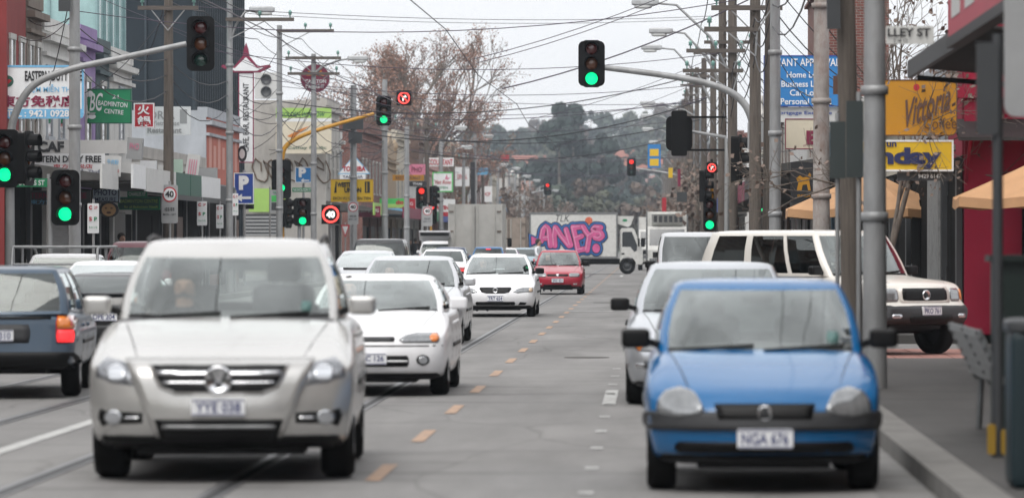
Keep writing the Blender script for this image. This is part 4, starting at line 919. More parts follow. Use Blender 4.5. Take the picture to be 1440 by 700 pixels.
pane_m = pbr('window_pane', (.03, .035, .04), .08, var=.4, scale=.8, coat=1.); frame_m = pbr('window_frame', (.42, .41, .39), .6, dirt=.4); darkin = pbr('shop_dark', (.008, .0078, .0075), .9, spec=.06, var=.6, scale=1.5); shop_gl = pbr('shop_glass', (.012, .013, .014), .35, var=.7, scale=1.2, spec=.15)
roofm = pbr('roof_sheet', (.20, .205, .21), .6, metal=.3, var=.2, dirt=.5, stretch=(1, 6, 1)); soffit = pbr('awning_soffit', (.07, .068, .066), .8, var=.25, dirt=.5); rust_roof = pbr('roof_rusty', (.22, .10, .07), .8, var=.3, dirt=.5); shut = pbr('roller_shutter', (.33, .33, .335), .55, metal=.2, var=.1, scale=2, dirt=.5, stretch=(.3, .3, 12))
teal_gl = pbr('teal_cladding', (.33, .50, .50), .2, var=.08, coat=.6); tile_m = pbr('tile_red', (.25, .09, .06), .8, var=.3)
def building(side, d0, d1, h, wm, label, fascia=None, aw=True, storeys=2, parapet=None, shop='glass', depth=11., name='shop_building', awz=3.15, awd=2.25, nwin=None, win_w=1.0, win_h=1.7, x0=None, roofk='flat', pm2=None, shut_col=None, group=None):
    """shop row building; its street front lies on the building line, d0..d1 along the street"""
    x0 = (BL if side < 0 else BR) if x0 is None else x0; s = side; Ld = d1 - d0
    t = thing(name, label, 'building', (x0, (d0+d1)/2, 0), 0, group or ('shops along the left side' if s < 0 else 'shops along the right side')); hl = Ld/2 - .02
    def bx(b, xa, ya, za, xb, yb, zb): return b.box(min(s*xa, s*xb), ya, za, max(s*xa, s*xb), yb, zb)
    pm2 = pm2 or wm
    b = MB(); bx(b, .0, -hl, .1, depth, hl, h - .35); b.build('wall', wm, t)
    b = MB(); bx(b, -.05, -hl, h - .35, .3, hl, h); bx(b, .3, -hl, h - .35, depth, -hl + .25, h - .12); bx(b, .3, hl - .25, h - .35, depth, hl, h - .12); bx(b, -.22, -hl, h - .62, -.003, hl, h - .45); bx(b, -.12, -hl, h - 1.0, -.003, hl, h - .9); b.build('parapet', pm2, t)
    if roofk == 'gable':
        b = MB(); b.prismx([(-hl+.1, h-.3), (0, h+1.5), (hl-.1, h-.3)], min(s*.5, s*depth), max(s*.5, s*depth)); b.build('roof', rust_roof, t)
    else:
        b = MB(); bx(b, .3, -hl + .26, h - .349, depth, hl - .26, h - .25); b.build('roof', roofm, t)
    if parapet == 'ped':
        b = MB(); b.prismx([(-hl*.55, h), (-hl*.5, h+.5), (0, h+1.1), (hl*.5, h+.5), (hl*.55, h)], min(-s*.04, s*.25), max(-s*.04, s*.25)); b.build('pediment', pm2, t)
        for yy in (-hl + .2, hl - .2):
            b = MB(); b.lathe([(.18, h), (.2, h+.35), (.28, h+.45), (.16, h+.8), (0, h+1.0)], 10, 'z', (s*.1, yy, 0)); b.build('urn', pm2, t)
    if parapet == 'chimney':
        b = MB(); bx(b, 3, -.4, h - .3, 3.8, .4, h + 1.2); bx(b, 2.92, -.48, h + 1.2, 3.88, .48, h + 1.35); b.build('chimney', w_brick, t)
    nw = nwin if nwin is not None else max(1, int(Ld / 2.6))
    for st in range(1, storeys):
        zc = 4.0 + (st - 1) * 3.1 + .4
        if zc + win_h > h - .9: continue
        for i in range(nw):
            yc = -hl + (i + .5) * 2*hl / nw
            b = MB(); bx(b, -.09, yc - win_w/2 - .1, zc - .1, -.003, yc + win_w/2 + .1, zc); bx(b, -.06, yc - win_w/2 - .08, zc + win_h, -.003, yc + win_w/2 + .08, zc + win_h + .14)
            for yy in (yc - win_w/2, yc + win_w/2 - .08): bx(b, -.05, yy, zc, -.003, yy + .08, zc + win_h)
            bx(b, -.045, yc - win_w/2 + .08, zc + win_h*.5 - .03, -.003, yc + win_w/2 - .08, zc + win_h*.5 + .03)
            f = b.build('window', frame_m if wm is not w_white else w_grey, t)
            b = MB(); bx(b, -.02, yc - win_w/2 + .08, zc, .01, yc + win_w/2 - .08, zc + win_h); b.build('pane', pane_m, f)
    # ground floor: piers, windows, door
    n = max(1, int(Ld / 5.5)); w1 = 2*hl / n
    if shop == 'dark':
        b = MB(); bx(b, -.0028, -hl, .13, .05, hl, awz - .02); b.build('shade_sheet', darkin, t)  # dark sheet over the wall, stands in for the shade under the awning
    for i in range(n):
        ya = -hl + i*w1
        b = MB(); bx(b, -.10, ya, .13, -.003, ya + .35, awz - .1); b.build('pier', s_dgrey if shop == 'dark' else pm2, t)  # dark fronts: under-awning shade is put into the pier colour
        sm = {'glass': shop_gl, 'shutter': shut, 'dark': darkin}[shop]
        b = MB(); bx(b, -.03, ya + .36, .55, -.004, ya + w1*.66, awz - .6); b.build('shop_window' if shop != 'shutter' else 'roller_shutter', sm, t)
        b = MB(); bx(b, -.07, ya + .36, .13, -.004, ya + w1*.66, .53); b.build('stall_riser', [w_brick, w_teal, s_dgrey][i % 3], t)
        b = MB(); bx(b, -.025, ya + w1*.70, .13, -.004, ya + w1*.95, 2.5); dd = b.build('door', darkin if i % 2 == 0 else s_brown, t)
        b = MB(); bx(b, -.06, ya + w1*.9, 1.0, -.03, ya + w1*.92, 1.25); b.build('handle', chrome, dd)
    if aw:
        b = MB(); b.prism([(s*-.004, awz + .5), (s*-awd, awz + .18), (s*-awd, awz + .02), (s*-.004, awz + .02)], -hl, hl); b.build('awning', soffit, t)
        b = MB(); bx(b, -awd - .06, -hl, awz - .18, -awd - .002, hl, awz + .42); b.build('fascia', fascia or s_dwhite, t)
        if aw == 'posts':
            for yy in (-hl + .3, hl - .3):
                b = MB(); b.tube([(-s*(awd - .15), yy, .13), (-s*(awd - .15), yy, awz)], .05, 8); b.build('post', gsteel, t)
    return t
def box_block(name, label, x0, x1, y0, y1, z0, z1, m, ribs=None, cat='building'):
    t = thing(name, label, cat, ((x0+x1)/2, (y0+y1)/2, 0)); a, c = (x1-x0)/2, (y1-y0)/2
    b = MB(); b.box(-a, -c, z0, a, c, z1); b.build('wall', m, t)
    if ribs:
        b = MB(); n = int(2*a / ribs[0])
        for i in range(n + 1): xx = -a + 2*a*i/n; b.box(xx - .04, -c - .09, z0, xx + .04, -c - .002, z1)
        n = int(2*c / ribs[0])
        for i in range(n + 1): yy = -c + 2*c*i/n; b.box(a + .002, yy - .04, z0, a + .09, yy + .04, z1)
        b.build('ribbed_cladding', ribs[1], t)
    b = MB(); b.box(-a - .12, -c - .12, z1, a + .12, c + .12, z1 + .2); b.build('coping', frame_m if m is not w_navy else w_navy, t)
    return t
random.seed(5)
# left row, near to far
building(-1, 84, 94, 8.2, w_cream, 'cream corner shop at the left edge, before the side street', s_maroon, aw=False)
building(-1, 103, 106.2, 10.2, w_red, 'red painted terrace with tall windows at the far left', s_dwhite, parapet='ped', nwin=2, win_w=.8, win_h=2.2, shop='dark', storeys=3)
building(-1, 106.3, 109, 7.9, w_stone, 'dark stone terrace with heavy cornice beside the red terrace', s_white, nwin=2, win_w=.7, win_h=2.2, shop='dark', awz=3.2, awd=2.6)
building(-1, 109.1, 116, 7.45, w_white, 'white rendered building with dirty streaks behind the thick grey pole', s_dwhite, nwin=3, shop='shutter', parapet=None, awd=2.6)
building(-1, 116.1, 119.6, 7.6, w_purple, 'narrow purple building left of the white one with a pink window', s_dgreen, nwin=1, shop='dark', awd=2.6)
building(-1, 119.7, 122.6, 7.4, w_teal, 'narrow dark teal building with a pink curtained window', s_dgreen, nwin=1, shop='dark', awd=2.6)
building(-1, 122.7, 128, 7.3, w_white, 'white two storey shop right of the purple building', s_white, nwin=1, shop='glass', awd=2.6)
building(-1, 128.1, 149.2, 4.6, w_conc, 'row of low shops with dark fronts under white fascia boxes', s_dgrey, storeys=1, shop='dark', parapet=None, awd=1.0)
building(-1, 149.4, 161.5, 6.4, w_grey, 'pale grey building with a salmon painted street front', s_dgrey, storeys=1, shop='dark', pm2=w_grey, aw=False)
b = MB(); b.box(-.03, -5.9, 3.75, 0, 5.9, 6.2)
t = thing('painted_hoarding', 'salmon red hoarding along the pale grey building front', 'hoarding', (BL - .005 + .02, 155.5, 0)); b.build('panel', w_salmon, t)
for k in range(7):
    b = MB(); b.box(.001, -5.2 + k*1.55, 4.3, .006, -4.3 + k*1.55, 5.4 - .3*(k % 2)); b.build('lettering', scol('salmon_light', (.60, .27, .21)), t)
box_block('tower_building', 'dark navy ribbed tower behind the low shops on the left', -23.3, -17.7, 166, 186, 0, 22, w_navy, (.9, pbr('navy_rib', (.03, .045, .058), .5)))
box_block('office_building', 'pale teal panelled office block rising behind the purple building', -24, -16.75, 129.5, 136, 0, 13, teal_gl, (1.4, pbr('teal_rib', (.25, .38, .39), .3)))
bc = building(-1, 205, 213.6, 8.6, w_conc, 'pale rendered cafe building with a graffiti scrawl on its blank side wall', s_lime, nwin=3, shop='shutter')
# scrawl on its side wall
b = MB(); yy = 204.98; gr = pbr('scrawl_brown', (.12, .08, .055), .9)
random.seed(8)
for k in range(5):
    x = -18.9 + k*.75; pts = []
    for q in range(14): a = q*.55; pts.append((x + .3*math.cos(a*1.1) + q*.03, yy, 5.1 + .55*math.sin(a) + .08*random.uniform(-1, 1)))
    b.tube(pts, .035, 5) if k == 0 else None
    P_ALL = (P_ALL + pts) if k else pts
b = MB(); b.tube(P_ALL, .035, 5); tg = b.build('graffiti_scrawl', gr); tag(tg, 'looping brown scrawl of graffiti on the pale side wall over the car park', 'graffiti')
building(-1, 213.8, 215.3, 7.2, w_white, 'thin white slice of building between cafe and side street', s_white, nwin=1)
building(-1, 229.6, 250, 8.2, w_brick, 'dark red brick corner building beyond the cross street', s_maroon, nwin=7, shop='glass', parapet='chimney')
hs_ = [(250, 262, 7.0, w_tan), (262, 274, 8.6, w_cream), (274, 288, 6.4, w_white), (288, 300, 9.0, w_brick2), (300, 316, 7.4, w_pinkw), (316, 330, 6.2, w_white), (330, 348, 8.8, w_cream), (348, 366, 6.8, w_greenw), (366, 386, 9.4, w_white), (386, 410, 7.2, w_brick), (410, 436, 8.4, w_cream), (436, 470, 6.6, w_bluew), (470, 510, 8.8, w_conc), (510, 560, 7.4, w_white), (560, 620, 8.6, w_brick2)]
nmz = {id(w_tan): 'tan', id(w_cream): 'cream', id(w_white): 'white', id(w_brick2): 'brown brick', id(w_pinkw): 'pink', id(w_greenw): 'green', id(w_brick): 'red brick', id(w_bluew): 'pale blue', id(w_conc): 'grey rendered', id(w_stone): 'dark stone', id(w_grey): 'pale grey'}
ordn = ['nearest', 'second', 'third', 'fourth', 'fifth', 'sixth', 'seventh']
def far_row(side, lst, seed):
    random.seed(seed); cnt = {}
    fas = [s_maroon, s_dwhite, s_green, s_yel, s_blue, s_red, s_cream, s_white, s_black]
    for i, (a, b_, h, m) in enumerate(lst):
        k = nmz[id(m)]; cnt[k] = cnt.get(k, 0) + 1
        building(side, a, b_ - .1, h, m, '%s %s shop in the far row on the %s side of the street' % (ordn[cnt[k]-1], k, 'left' if side < 0 else 'right'), fas[i*2 % 9], parapet=['ped', None, 'chimney'][i % 3], nwin=min(4, int((b_-a)/4)), roofk='gable' if i % 4 == 2 else 'flat')
far_row(-1, hs_, 3)
# right row
building(-1, 15, 83.8, 8.5, w_brick2, 'added long brown brick shop row on the near left, outside the view', s_dwhite, nwin=10)  # unseen row, added so the street canyon darkens the near cars
building(-1, -70, 14.8, 9, w_cream, 'added cream shop row, unseen behind the viewpoint on the left', s_green, nwin=10)  # added canyon side behind the viewpoint, darkens reflections in the car fronts
building(1, -70, 15.8, 9, w_stone, 'added dark stone shop row, unseen behind the viewpoint on the right', s_blue, nwin=10)  # opposite canyon side, likewise added to hold back light from behind
box_block('unseen_block', 'unseen grey block added far behind the viewpoint to cut the horizon light', -40, 30, -190, -172, 0, 13, w_conc)  # added end block, keeps low sky light off the car fronts
building(1, 16, 56.6, 7, w_brick2, 'brown brick shop on the near right, mostly outside the view', s_red, aw=False, nwin=8)
# crimson pub on the far corner of the side street
pub = building(1, 72, 75.5, 8.5, w_pub, 'crimson painted corner pub behind the tan umbrellas', s_maroon, aw=False, nwin=1, shop='dark', depth=14)
b = MB()
b.box(1.0, -1.86, .13, 2.3, -1.76, 2.9); b.build('door', darkin, pub, None)
b = MB(); b.box(2.9, -1.84, .9, 6, -1.76, 2.9); b.build('window', pane_m, pub)
b = MB(); b.box(.02, -1.9, .13, .55, -1.745, 5.2); b.box(2.4, -1.9, .13, 2.8, -1.745, 5.2); b.build('pilaster', w_pub, pub)
b = MB(); b.prismx([(-1.76, 3.75), (-2.85, 3.42), (-2.85, 3.36), (-1.76, 3.66)], -.15, 8); o = b.build('awning', pbr('awning_iron', (.02, .017, .017), .6, var=.3, stretch=(9, 1, 1)), pub)
b = MB(); b.obox((.05, -2.8, 3.38), (.05, -1.9, 2.7), .05, .05); b.build('awning_bracket', w_pub, pub)
b = MB(); b.box(-.1, -1.98, 4.1, 8, -1.75, 4.28); b.build('cornice', w_pub, pub)
b = MB(); b.tube([(3.35, -1.92, 1.3), (3.35, -1.92, 2.5)], .025, 6); b.build('neon_tube', emis('neon_green', (.35, 1, .05), 1.8), pub)
shop_b = building(1, 75.6, 86, 4.9, w_grey, 'low grey shop clad in corrugated sheet beside the crimson pub', s_dgrey, aw=False, storeys=1, shop='dark')
cor = pbr('corrugated_grey', (.27, .275, .275), .6, metal=.2, var=.15, dirt=.5)
b = MB()
for k in range(15): b.box(-.16, -5.0 + k*.2, .5, -.112, -4.9 + k*.2, 3.6)
b.build('corrugated_cladding', cor, shop_b)
building(1, 86.1, 98, 4.7, w_cream, 'low cream shop with dark doors behind the first tan umbrella', s_dwhite, aw=False, storeys=1, shop='dark')
building(1, 98.1, 109, 5.1, w_cream, 'low shop with a cream and maroon awning right of the galvanised pole', s_cream, storeys=1, shop='dark', awz=3.3)
building(1, 109.1, 121, 5.4, w_white, 'low white shop with a railing parapet under the blue loans sign', s_white, storeys=1, shop='dark')
building(1, 133.1, 142, 10.4, w_brick, 'tall red brick terrace behind the blue loans sign', s_maroon, nwin=3, win_h=2.1, parapet='ped', depth=2.2)
building(1, 121.1, 133, 5.6, w_bluew, 'low blue painted shop just before the tall red brick terrace', s_black, nwin=0)
far_row(1, [(142.2, 160, 6.6, w_white), (160, 176, 7.4, w_brick2), (176, 195, 6.2, w_cream), (195, 215, 7.6, w_conc), (229.6, 250, 7.0, w_white), (250, 275, 8.2, w_brick), (275, 300, 6.4, w_cream), (300, 330, 7.8, w_grey), (330, 365, 6.8, w_white), (365, 400, 8.6, w_brick2), (400, 450, 7., w_cream), (450, 510, 8.4, w_conc), (510, 600, 7.2, w_tan)], 9)

# ------------------------------------------------------------------ signs and billboards, left
sign('billboard', 'white billboard with black, blue and crimson lettering at the far left, duty free', -4, 92, 118, 167, 103.2, s_white, [('EASTERN DUTY FREE', .15, .30, .66, .19, s_black, {'bold': .03}), ('TIỆM MIỄN THUẾ', .14, .06, .62, .17, s_sky), ('東方免税店', -.03, -.175, .86, .22, s_maroon, {'bold': .03}), ('TEL : 9421 0928', -.03, -.405, .72, .13, s_white, {'bold': .03})], border=s_sky, bw=.05, rnd=.12, extra=[(s_sky, [(-.49,-.48),(.49,-.48),(.49,-.32),(-.49,-.32)], 'blue_band'), (s_dgreen, ell(-.385, .2, .075, .11), 'roundel'), (s_red, [(-.44,.17),(-.36,.24),(-.33,.21),(-.37,.15)], 'roundel_arrow')], cat='billboard')
sign('shop_sign', 'green sign with a shuttlecock and white lettering, next to the red hot pot sign', 110, 125, 185, 174, 118, s_green, [('21', .2, .27, .12, .11, s_white), ('BADMINTON', .15, .06, .55, .14, s_white, {'rot': -5}), ('CENTRE', .17, -.16, .36, .13, s_white, {'rot': -5}), ('A', -.42, .0, .13, .44, s_white, {'slant': .1}), ('BC', -.16, .12, .22, .52, s_white, {'slant': .1})], border=s_dgreen, bw=.03, extra=[(s_white, ell(-.24, -.3, .07, .07), 'shuttle_cork'), (s_grey, [(-.31,-.18),(-.17,-.18),(-.2,-.26),(-.28,-.26)], 'shuttle_feathers'), (s_white, ell(-.27,.35,.05,.09), 'racket')])
sign('shop_sign', 'small crimson hot pot sign with white characters', 188, 145, 217, 180, 121, s_red, [('火', -.02, .23, .6, .4, s_white, {'bold': .03}), ('鍋', 0, -.23, .64, .42, s_white, {'bold': .03})], border=s_white, bw=.035)
sign('shop_sign', 'faded white restaurant sign behind the timber pole', 205, 150, 268, 190, 135, s_white, [('ORIA', -.15, .2, .6, .3, s_grey), ('Vietnamese', -.05, -.08, .6, .16, s_grey), ('Restaurant', -.08, -.33, .76, .2, s_grey, {'bold': .03})], extra=[(s_grey, [(.26,-.1),(.42,-.1),(.42,.4),(.26,.4)], 'photo_panel')])
sign('fascia_sign', 'grey hand lettered sign above the white duty free fascia', 45, 197, 178, 216, 107.2, s_dwhite, [('CAF', -.3, 0, .28, .8, s_dgrey, {'bold': .05})])
sign('fascia_sign', 'white duty free fascia with maroon telephone number, over the footpath', 36, 216, 147, 246, 104.5, s_white, [('EASTERN DUTY FREE', .0, .24, .92, .32, s_black, {'bold': .03}), ('東方免税店', .10, -.10, .5, .2, s_red), ('421 0928', -.34, -.34, .28, .2, s_maroon, {'bold': .03}), ('Tiệm Miễn Thuế', .2, -.34, .5, .22, s_navy)])
def leaning(label, px0, y0, px1, y1, d, m, lean=0, txt=None, nm='fascia_sign'):
    o = sign(nm, label, px0, y0, px1, y1, d, m, txt or [], depth=.18); o.rotation_euler = (0, R(lean), R(random.uniform(-6, 6))); return o
random.seed(2)
leaning('faded poster panel at the right end of the duty free fascia', 147, 219, 170, 248, 106, s_dwhite, 3, [('牛肉粉', 0, .2, .7, .25, s_sky), ('Fresh Pho', 0, -.2, .8, .2, s_red)])
leaning('blank white fascia box left of the round face sign', 171, 228, 197, 254, 117, s_dwhite); leaning('blank white fascia box above the green awning sign', 197, 226, 219, 255, 121, s_white)
leaning('torn poster hanging over the blank white fascia boxes', 178, 194, 200, 224, 115, s_grey, 4, [('PHO', 0, .1, .6, .3, s_pink)]); leaning('pale green panel on the fascia left of the tattered poster', 240, 224, 257, 256, 128, scol('pale_green', (.36, .48, .4)))
leaning('white panel with red streaks beside the pale green panel', 222, 232, 240, 258, 126, s_dwhite, 0, [('SALE', 0, 0, .7, .3, s_pink)]); leaning('tall tattered poster board leaning off the awning', 261, 217, 279, 264, 131, s_dwhite, 8, [('||||', 0, 0, .6, .7, s_pink)])
leaning('pale grey fascia box right of the tattered poster', 278, 236, 305, 264, 134, s_grey)
sign('street_sign', 'green street name plate left of the low green signal', 12, 251, 68, 263, 95.6, s_green, [('CHARLES ST', 0, 0, .82, .62, s_white, {'bold': .02})], depth=.02, post=(.44, .035))
sign('shop_sign', 'small lit shop sign reading photo measure beneath the fascia', 129, 265, 168, 285, 108.5, scol('pale_blue', (.42, .52, .6)), [('PHOTO', 0, .22, .8, .42, s_navy, {'bold': .02}), ('MEASURE', 0, -.28, .75, .3, s_navy)], border=s_dgrey)
sign('shop_sign', 'round sign with a painted face under the photo sign', 139, 284, 167, 306, 109.5, s_dgrey, [], shape=lambda w, h: ell(0, 0, w/2, h/2, 20), extra=[(s_tan, ell(0, 0, .36, .4), 'face'), (s_brown, ell(0, -.18, .12, .07), 'mouth'), (s_brown, ell(-.14, .1, .06, .04), 'eye'), (s_brown, ell(.14, .1, .06, .04), 'eye')])
sign('shop_sign', 'dark green under awning sign for the badminton centre', 166, 277, 225, 295, 116, s_dgreen, [('BADMINTON CENTRE', 0, .18, .9, .28, s_lime), ('for all Badminton Needs', .05, -.26, .8, .2, s_lime)], border=s_green)
sign('shop_sign', 'dull maroon lettered shop sign under the left awning', 22, 268, 127, 288, 106.5, s_dgrey, [('EASTERN DUTY FREE', 0, .15, .9, .4, s_maroon, {'bold': .03}), ('東方免税店', -.05, -.3, .5, .3, s_sky)])
sign('shop_sign', 'green street name plate in front of the badminton centre sign', 179, 269, 207, 277, 112, s_green, [('CHARLES ST', 0, 0, .85, .6, s_white)], depth=.02)
def speed40(label, px0, y0, px1, y1, d):
    return sign('speed_sign', label, px0, y0, px1, y1, d, s_grey, [('40', 0, .26, .52, .17, s_black, {'bold': .03}), ('8ᴬᴹ-7ᴾᴹ', 0, -.14, .6, .1, s_black), ('MON - SAT', 0, -.27, .8, .055, s_black)], depth=.03, rnd=.05, extra=[(s_red, ell(0, .25, .44, .2, 24), 'ring'), (s_white, ell(0, .25, .36, .163, 24), 'disc')], post=(0, .035), group='speed limit signs')
speed40('grey 40 speed limit plate under the white fascia boxes', 227, 260, 250, 314, 113); speed40('small 40 speed limit plate below the yellow sign', 489, 283, 504, 316, 184); speed40('far 40 speed limit plate beside the red post signals', 594, 290, 608, 318, 226)
def parking(label, px0, y0, px1, y1, d):
    sign('parking_sign', label, px0, y0, px1, y1, d, s_white, [('C', -.22, .36, .28, .14, s_red, {'bold': .06}), ('2P', .24, .36, .3, .1, s_red), ('S', -.22, -.02, .26, .14, s_red, {'bold': .04}), ('P', .22, -.02, .26, .14, s_green, {'bold': .04}), ('9-4', -.2, -.3, .3, .07, s_green), ('1/2', .22, -.3, .3, .07, s_green)], depth=.02, post=(0, .03), group='parking signs', rnd=.02)
parking('white parking restriction plate right of the low green signal on the left', 123, 286, 139, 328, 98); parking('white parking restriction plate under the pale grey fascia box', 277, 283, 291, 317, 122); parking('narrow parking restriction plate right of another, in front of dark shops', 304, 288, 314, 321, 127); parking('narrow parking restriction plate on the pole by the blue parking sign', 327, 272, 335, 303, 129.5)
sign('parking_sign', 'large blue parking sign with a white arrow pointing left', 329, 243, 357, 287, 152, s_blue, [('P', 0, .18, .5, .46, s_white, {'bold': .07})], border=s_white, bw=.03, extra=[(s_white, [(-.38,-.3),(-.1,-.17),(-.1,-.26),(.36,-.26),(.36,-.34),(-.1,-.34),(-.1,-.43)], 'arrow')], post=(0, .05))
sign('parking_sign', 'small blue parking sign with arrow, above the low green signal', 415, 235, 438, 257, 178, s_midblue, [('P', -.05, .15, .45, .6, s_white, {'bold': .06})], border=s_white, bw=.03, extra=[(s_white, [(-.15,-.35),(.02,-.22),(.02,-.31),(.36,-.31),(.36,-.39),(.02,-.39),(.02,-.48)], 'arrow')], post=(0, .05))
sign('shop_sign', 'black sign panel under the large blue parking sign', 330, 287.5, 357, 294, 152.2, s_black)
# pagoda sign
t = sign('pagoda_sign', 'tall white vertical restaurant sign with a red pagoda top', 335, 102, 357, 229, 163, s_white, [('CAFE, BAR, RESTAURANT', .02, .0, .8*5.5, .075, s_black, {'rot': 90})], border=s_maroon, bw=.04)
b = MB(); q = 163/6000
b.prism([(-.52,1.72),(-.95,1.93),(-.9,2.02),(-.45,1.95),(-.12,2.35),(-.08,2.62),(0,2.85),(.08,2.62),(.12,2.35),(.45,1.95),(.9,2.02),(.95,1.93),(.52,1.72)], -.06, .2); b.build('pagoda_roof', s_maroon, t)
b = MB(); b.prism([(-.42,1.78),(-.7,1.92),(-.42,1.88),(0,2.3),(.42,1.88),(.7,1.92),(.42,1.78)], -.075, -.061); b.build('roof_face', s_white, t)
sign('shop_sign', 'small black and white sign at the foot of the pagoda sign', 334, 205, 347, 228, 161, s_black, [], shape=lambda w, h: ell(0, 0, w/2, h/2, 16), extra=[(s_white, ell(0, 0, .3, .3), 'disc')])
# billboards over the cafe
sign('billboard', 'white billboard with a blue border and a cartoon cloud outline beside the round red sign', 346, 143, 390, 181, 206, s_white, [('ric', .36, 0, .24, .3, s_sky, {'bold': .05, 'slant': .2})], border=s_sky, bw=.06, extra=[(s_sky, ell(-.12, .05, .2, .24), 'cloud'), (s_white, ell(-.12, .05, .17, .2), 'cloud_inside')], cat='billboard')
sign('billboard', 'cream airline billboard with a bright green top band', 388, 152, 466, 216, 204, s_cream, [('GOLDEN WINDOW', -.02, .36, .8, .1, s_dgreen, {'slant': .2}), ('Cathay Pacific', .06, -.38, .7, .08, s_dgreen)], extra=[(s_lime, [(-.5,.28),(.5,.28),(.5,.5),(-.5,.5)], 'green_band'), (s_white, [(-.5,.2),(.5,.2),(.5,.27),(-.5,.27)], 'white_band'), (s_orange, [(-.3,-.12),(-.05,.04),(.1,.1),(-.02,.0),(-.2,-.16)], 'brush_stroke'), (s_dgreen, [(-.42,-.42),(-.34,-.36),(-.34,-.44)], 'leaf_mark')], cat='billboard')
sign('billboard', 'lime green hoarding low on the cafe wall above the louvres', 350, 265, 402, 298, 204.4, s_lime, [], cat='billboard')
sign('louvre_panel', 'grey slatted car park screen below the lime green hoarding', 340, 301, 400, 332, 203, s_dgrey, [], extra=[(s_grey, [(-.5, -.48 + k*.16), (.5, -.48 + k*.16), (.5, -.4 + k*.16), (-.5, -.4 + k*.16)], 'slat') for k in range(6)], cat='screen')
sign('round_sign', 'round dark red beer sign with a pale rim among the wires', 422, 90, 464, 131, 190, s_maroon, [('CARLTON', .02, -.1, .7, .13, s_white, {'bold': .03}), ('DRAUGHT', .0, -.28, .62, .13, s_white, {'bold': .03})], border=s_white, bw=.02, shape=lambda w, h: ell(0, 0, w/2, h/2, 30), extra=[(s_orange, [(-.3,.1),(-.2,.3),(-.1,.14),(0,.34),(.08,.14),(.2,.3),(.3,.08)], 'flame')], post=(0, .06))
t = thing('air_conditioner', 'twin fan air conditioner unit standing on the cafe roof', 'air conditioner', (X(375, 206.5), 206.5, 8.6)); b = MB(); b.box(-.55, -.3, 0, .55, .3, 1.25); b.build('case', s_dwhite, t)
for zz in (.33, .92):
    b = MB(); b.lathe([(.26, -.31), (.26, -.35), (.22, -.35), (.22, -.31), (0, -.31)], 18, 'y', (0, 0, zz)); b.build('fan', s_dgrey, t)
sign('shop_sign', 'bright yellow money transfer sign crossing the pale pole', 465, 252, 525, 284, 187, s_yel, [('WESTERN', -.12, .26, .46, .22, s_black, {'bold': .05}), ('UNION', .02, .02, .4, .22, s_black, {'bold': .05}), ('DICH VU CHUYEN TIEN', 0, -.34, .88, .13, s_black)], border=s_amb, bw=.02, extra=[(s_black, [(-.42,-.1),(-.38,.4),(-.36,.4),(-.36,-.1)], 'bar'), (s_black, [(.3,-.1),(.3,.4),(.42,.4),(.42,-.1)], 'bar'), (s_yel, [(.34,-.06),(.34,.36),(.355,.36),(.355,-.06)], 'stripe')])
t = sign('electronic_sign', 'lit electronic 40 sign in a black case left of the pale pole', 452, 288, 478, 315, 180, sig_blk, [('40', 0, 0, .46, .36, emis('lit_white', (1, .95, .9), 1.3), {'bold': .05})], post=(0, .04))
b = MB(); b.lathe([(.36, -.01), (.36, -.014), (.28, -.014), (.28, -.01)], 26, 'y'); b.build('red_ring', emis('ring_red', (1, .06, .05), 2.2), t)
sign('shop_sign', 'triangular white and blue electronics sign over the yellow sign', 475, 218, 521, 245, 200, s_sky, [('TOSHIBA', 0, -.22, .7, .26, s_red, {'bold': .04})], shape=lambda w, h: [(-w/2, -h/2), (w/2, -h/2), (0, h/2)], extra=[(s_white, [(-.46,-.45),(.46,-.45),(0,.42)], 'face')]); sign('shop_sign', 'narrow pale sign under the triangular sign', 478, 245, 514, 252, 200, s_white, [('YAMAHA', 0, 0, .8, .6, s_navy)])
sign('give_way_sign', 'red bordered give way triangle left of the small 40 plate', 479, 316, 492, 334, 186, s_red, [], depth=.03, shape=lambda w, h: [(0, -h/2), (w/2, h/2), (-w/2, h/2)], extra=[(s_white, [(0,-.3),(.32,.38),(-.32,.38)], 'face')], post=(0, .03))
sign('bus_stop_sign', 'green and white bus stop flag before the yellow mast', 380, 267, 398, 300, 150, s_grey, [('TRAM', 0, .38, .6, .1, s_green)], extra=[(s_bright, [(-.4,.0),(.4,.0),(.4,.26),(-.4,.26)], 'green_panel'), (s_dgrey, [(-.4,-.36),(.4,-.36),(.4,-.04),(-.4,-.04)], 'timetable')], depth=.05, post=(-.24, .03))
sign('street_sign', 'green street name plate by the small blue parking sign', 411, 264, 440, 270, 172, s_green, [('NICHOLSON ST', 0, 0, .9, .6, s_white)], depth=.02)
sign('shop_sign', 'maroon awning sign reading hair savers', 503, 290, 535, 305, 206, s_maroon, [('HAIR SAVERS', 0, .1, .86, .34, s_white)])
sign('shop_sign', 'green and lime under awning sign right of the maroon one', 534, 279, 570, 292, 232, s_bright, [('cho', .28, .1, .3, .5, s_red, {'bold': .05})], extra=[(s_lime, [(-.5,-.5),(.5,-.5),(.5,-.1),(-.5,-.1)], 'lime_band')]); sign('shop_sign', 'sky blue sign beneath the green and lime sign', 545, 293, 572, 302, 232, s_sky, [('www.beauty', 0, 0, .8, .4, s_white)])
sign('shop_sign', 'small crimson shop sign right of the green and lime sign', 562, 279, 584, 294, 240, s_red, [('KING', 0, 0, .7, .3, s_white)]); sign('shop_sign', 'pink lettered sign below the bare street tree', 574, 231, 598, 246, 246, s_pink, [('PHO', 0, 0, .6, .5, s_maroon)])
sign('shop_sign', 'ochre shop sign over the red post signals', 552, 246, 596, 254, 244, s_amb, [('RESTAURANT', 0, 0, .8, .6, s_brown)]); sign('shop_sign', 'black narrow sign beside the ochre one', 574, 255, 600, 262, 242, s_black, [('THAI', 0, 0, .5, .5, s_white)])
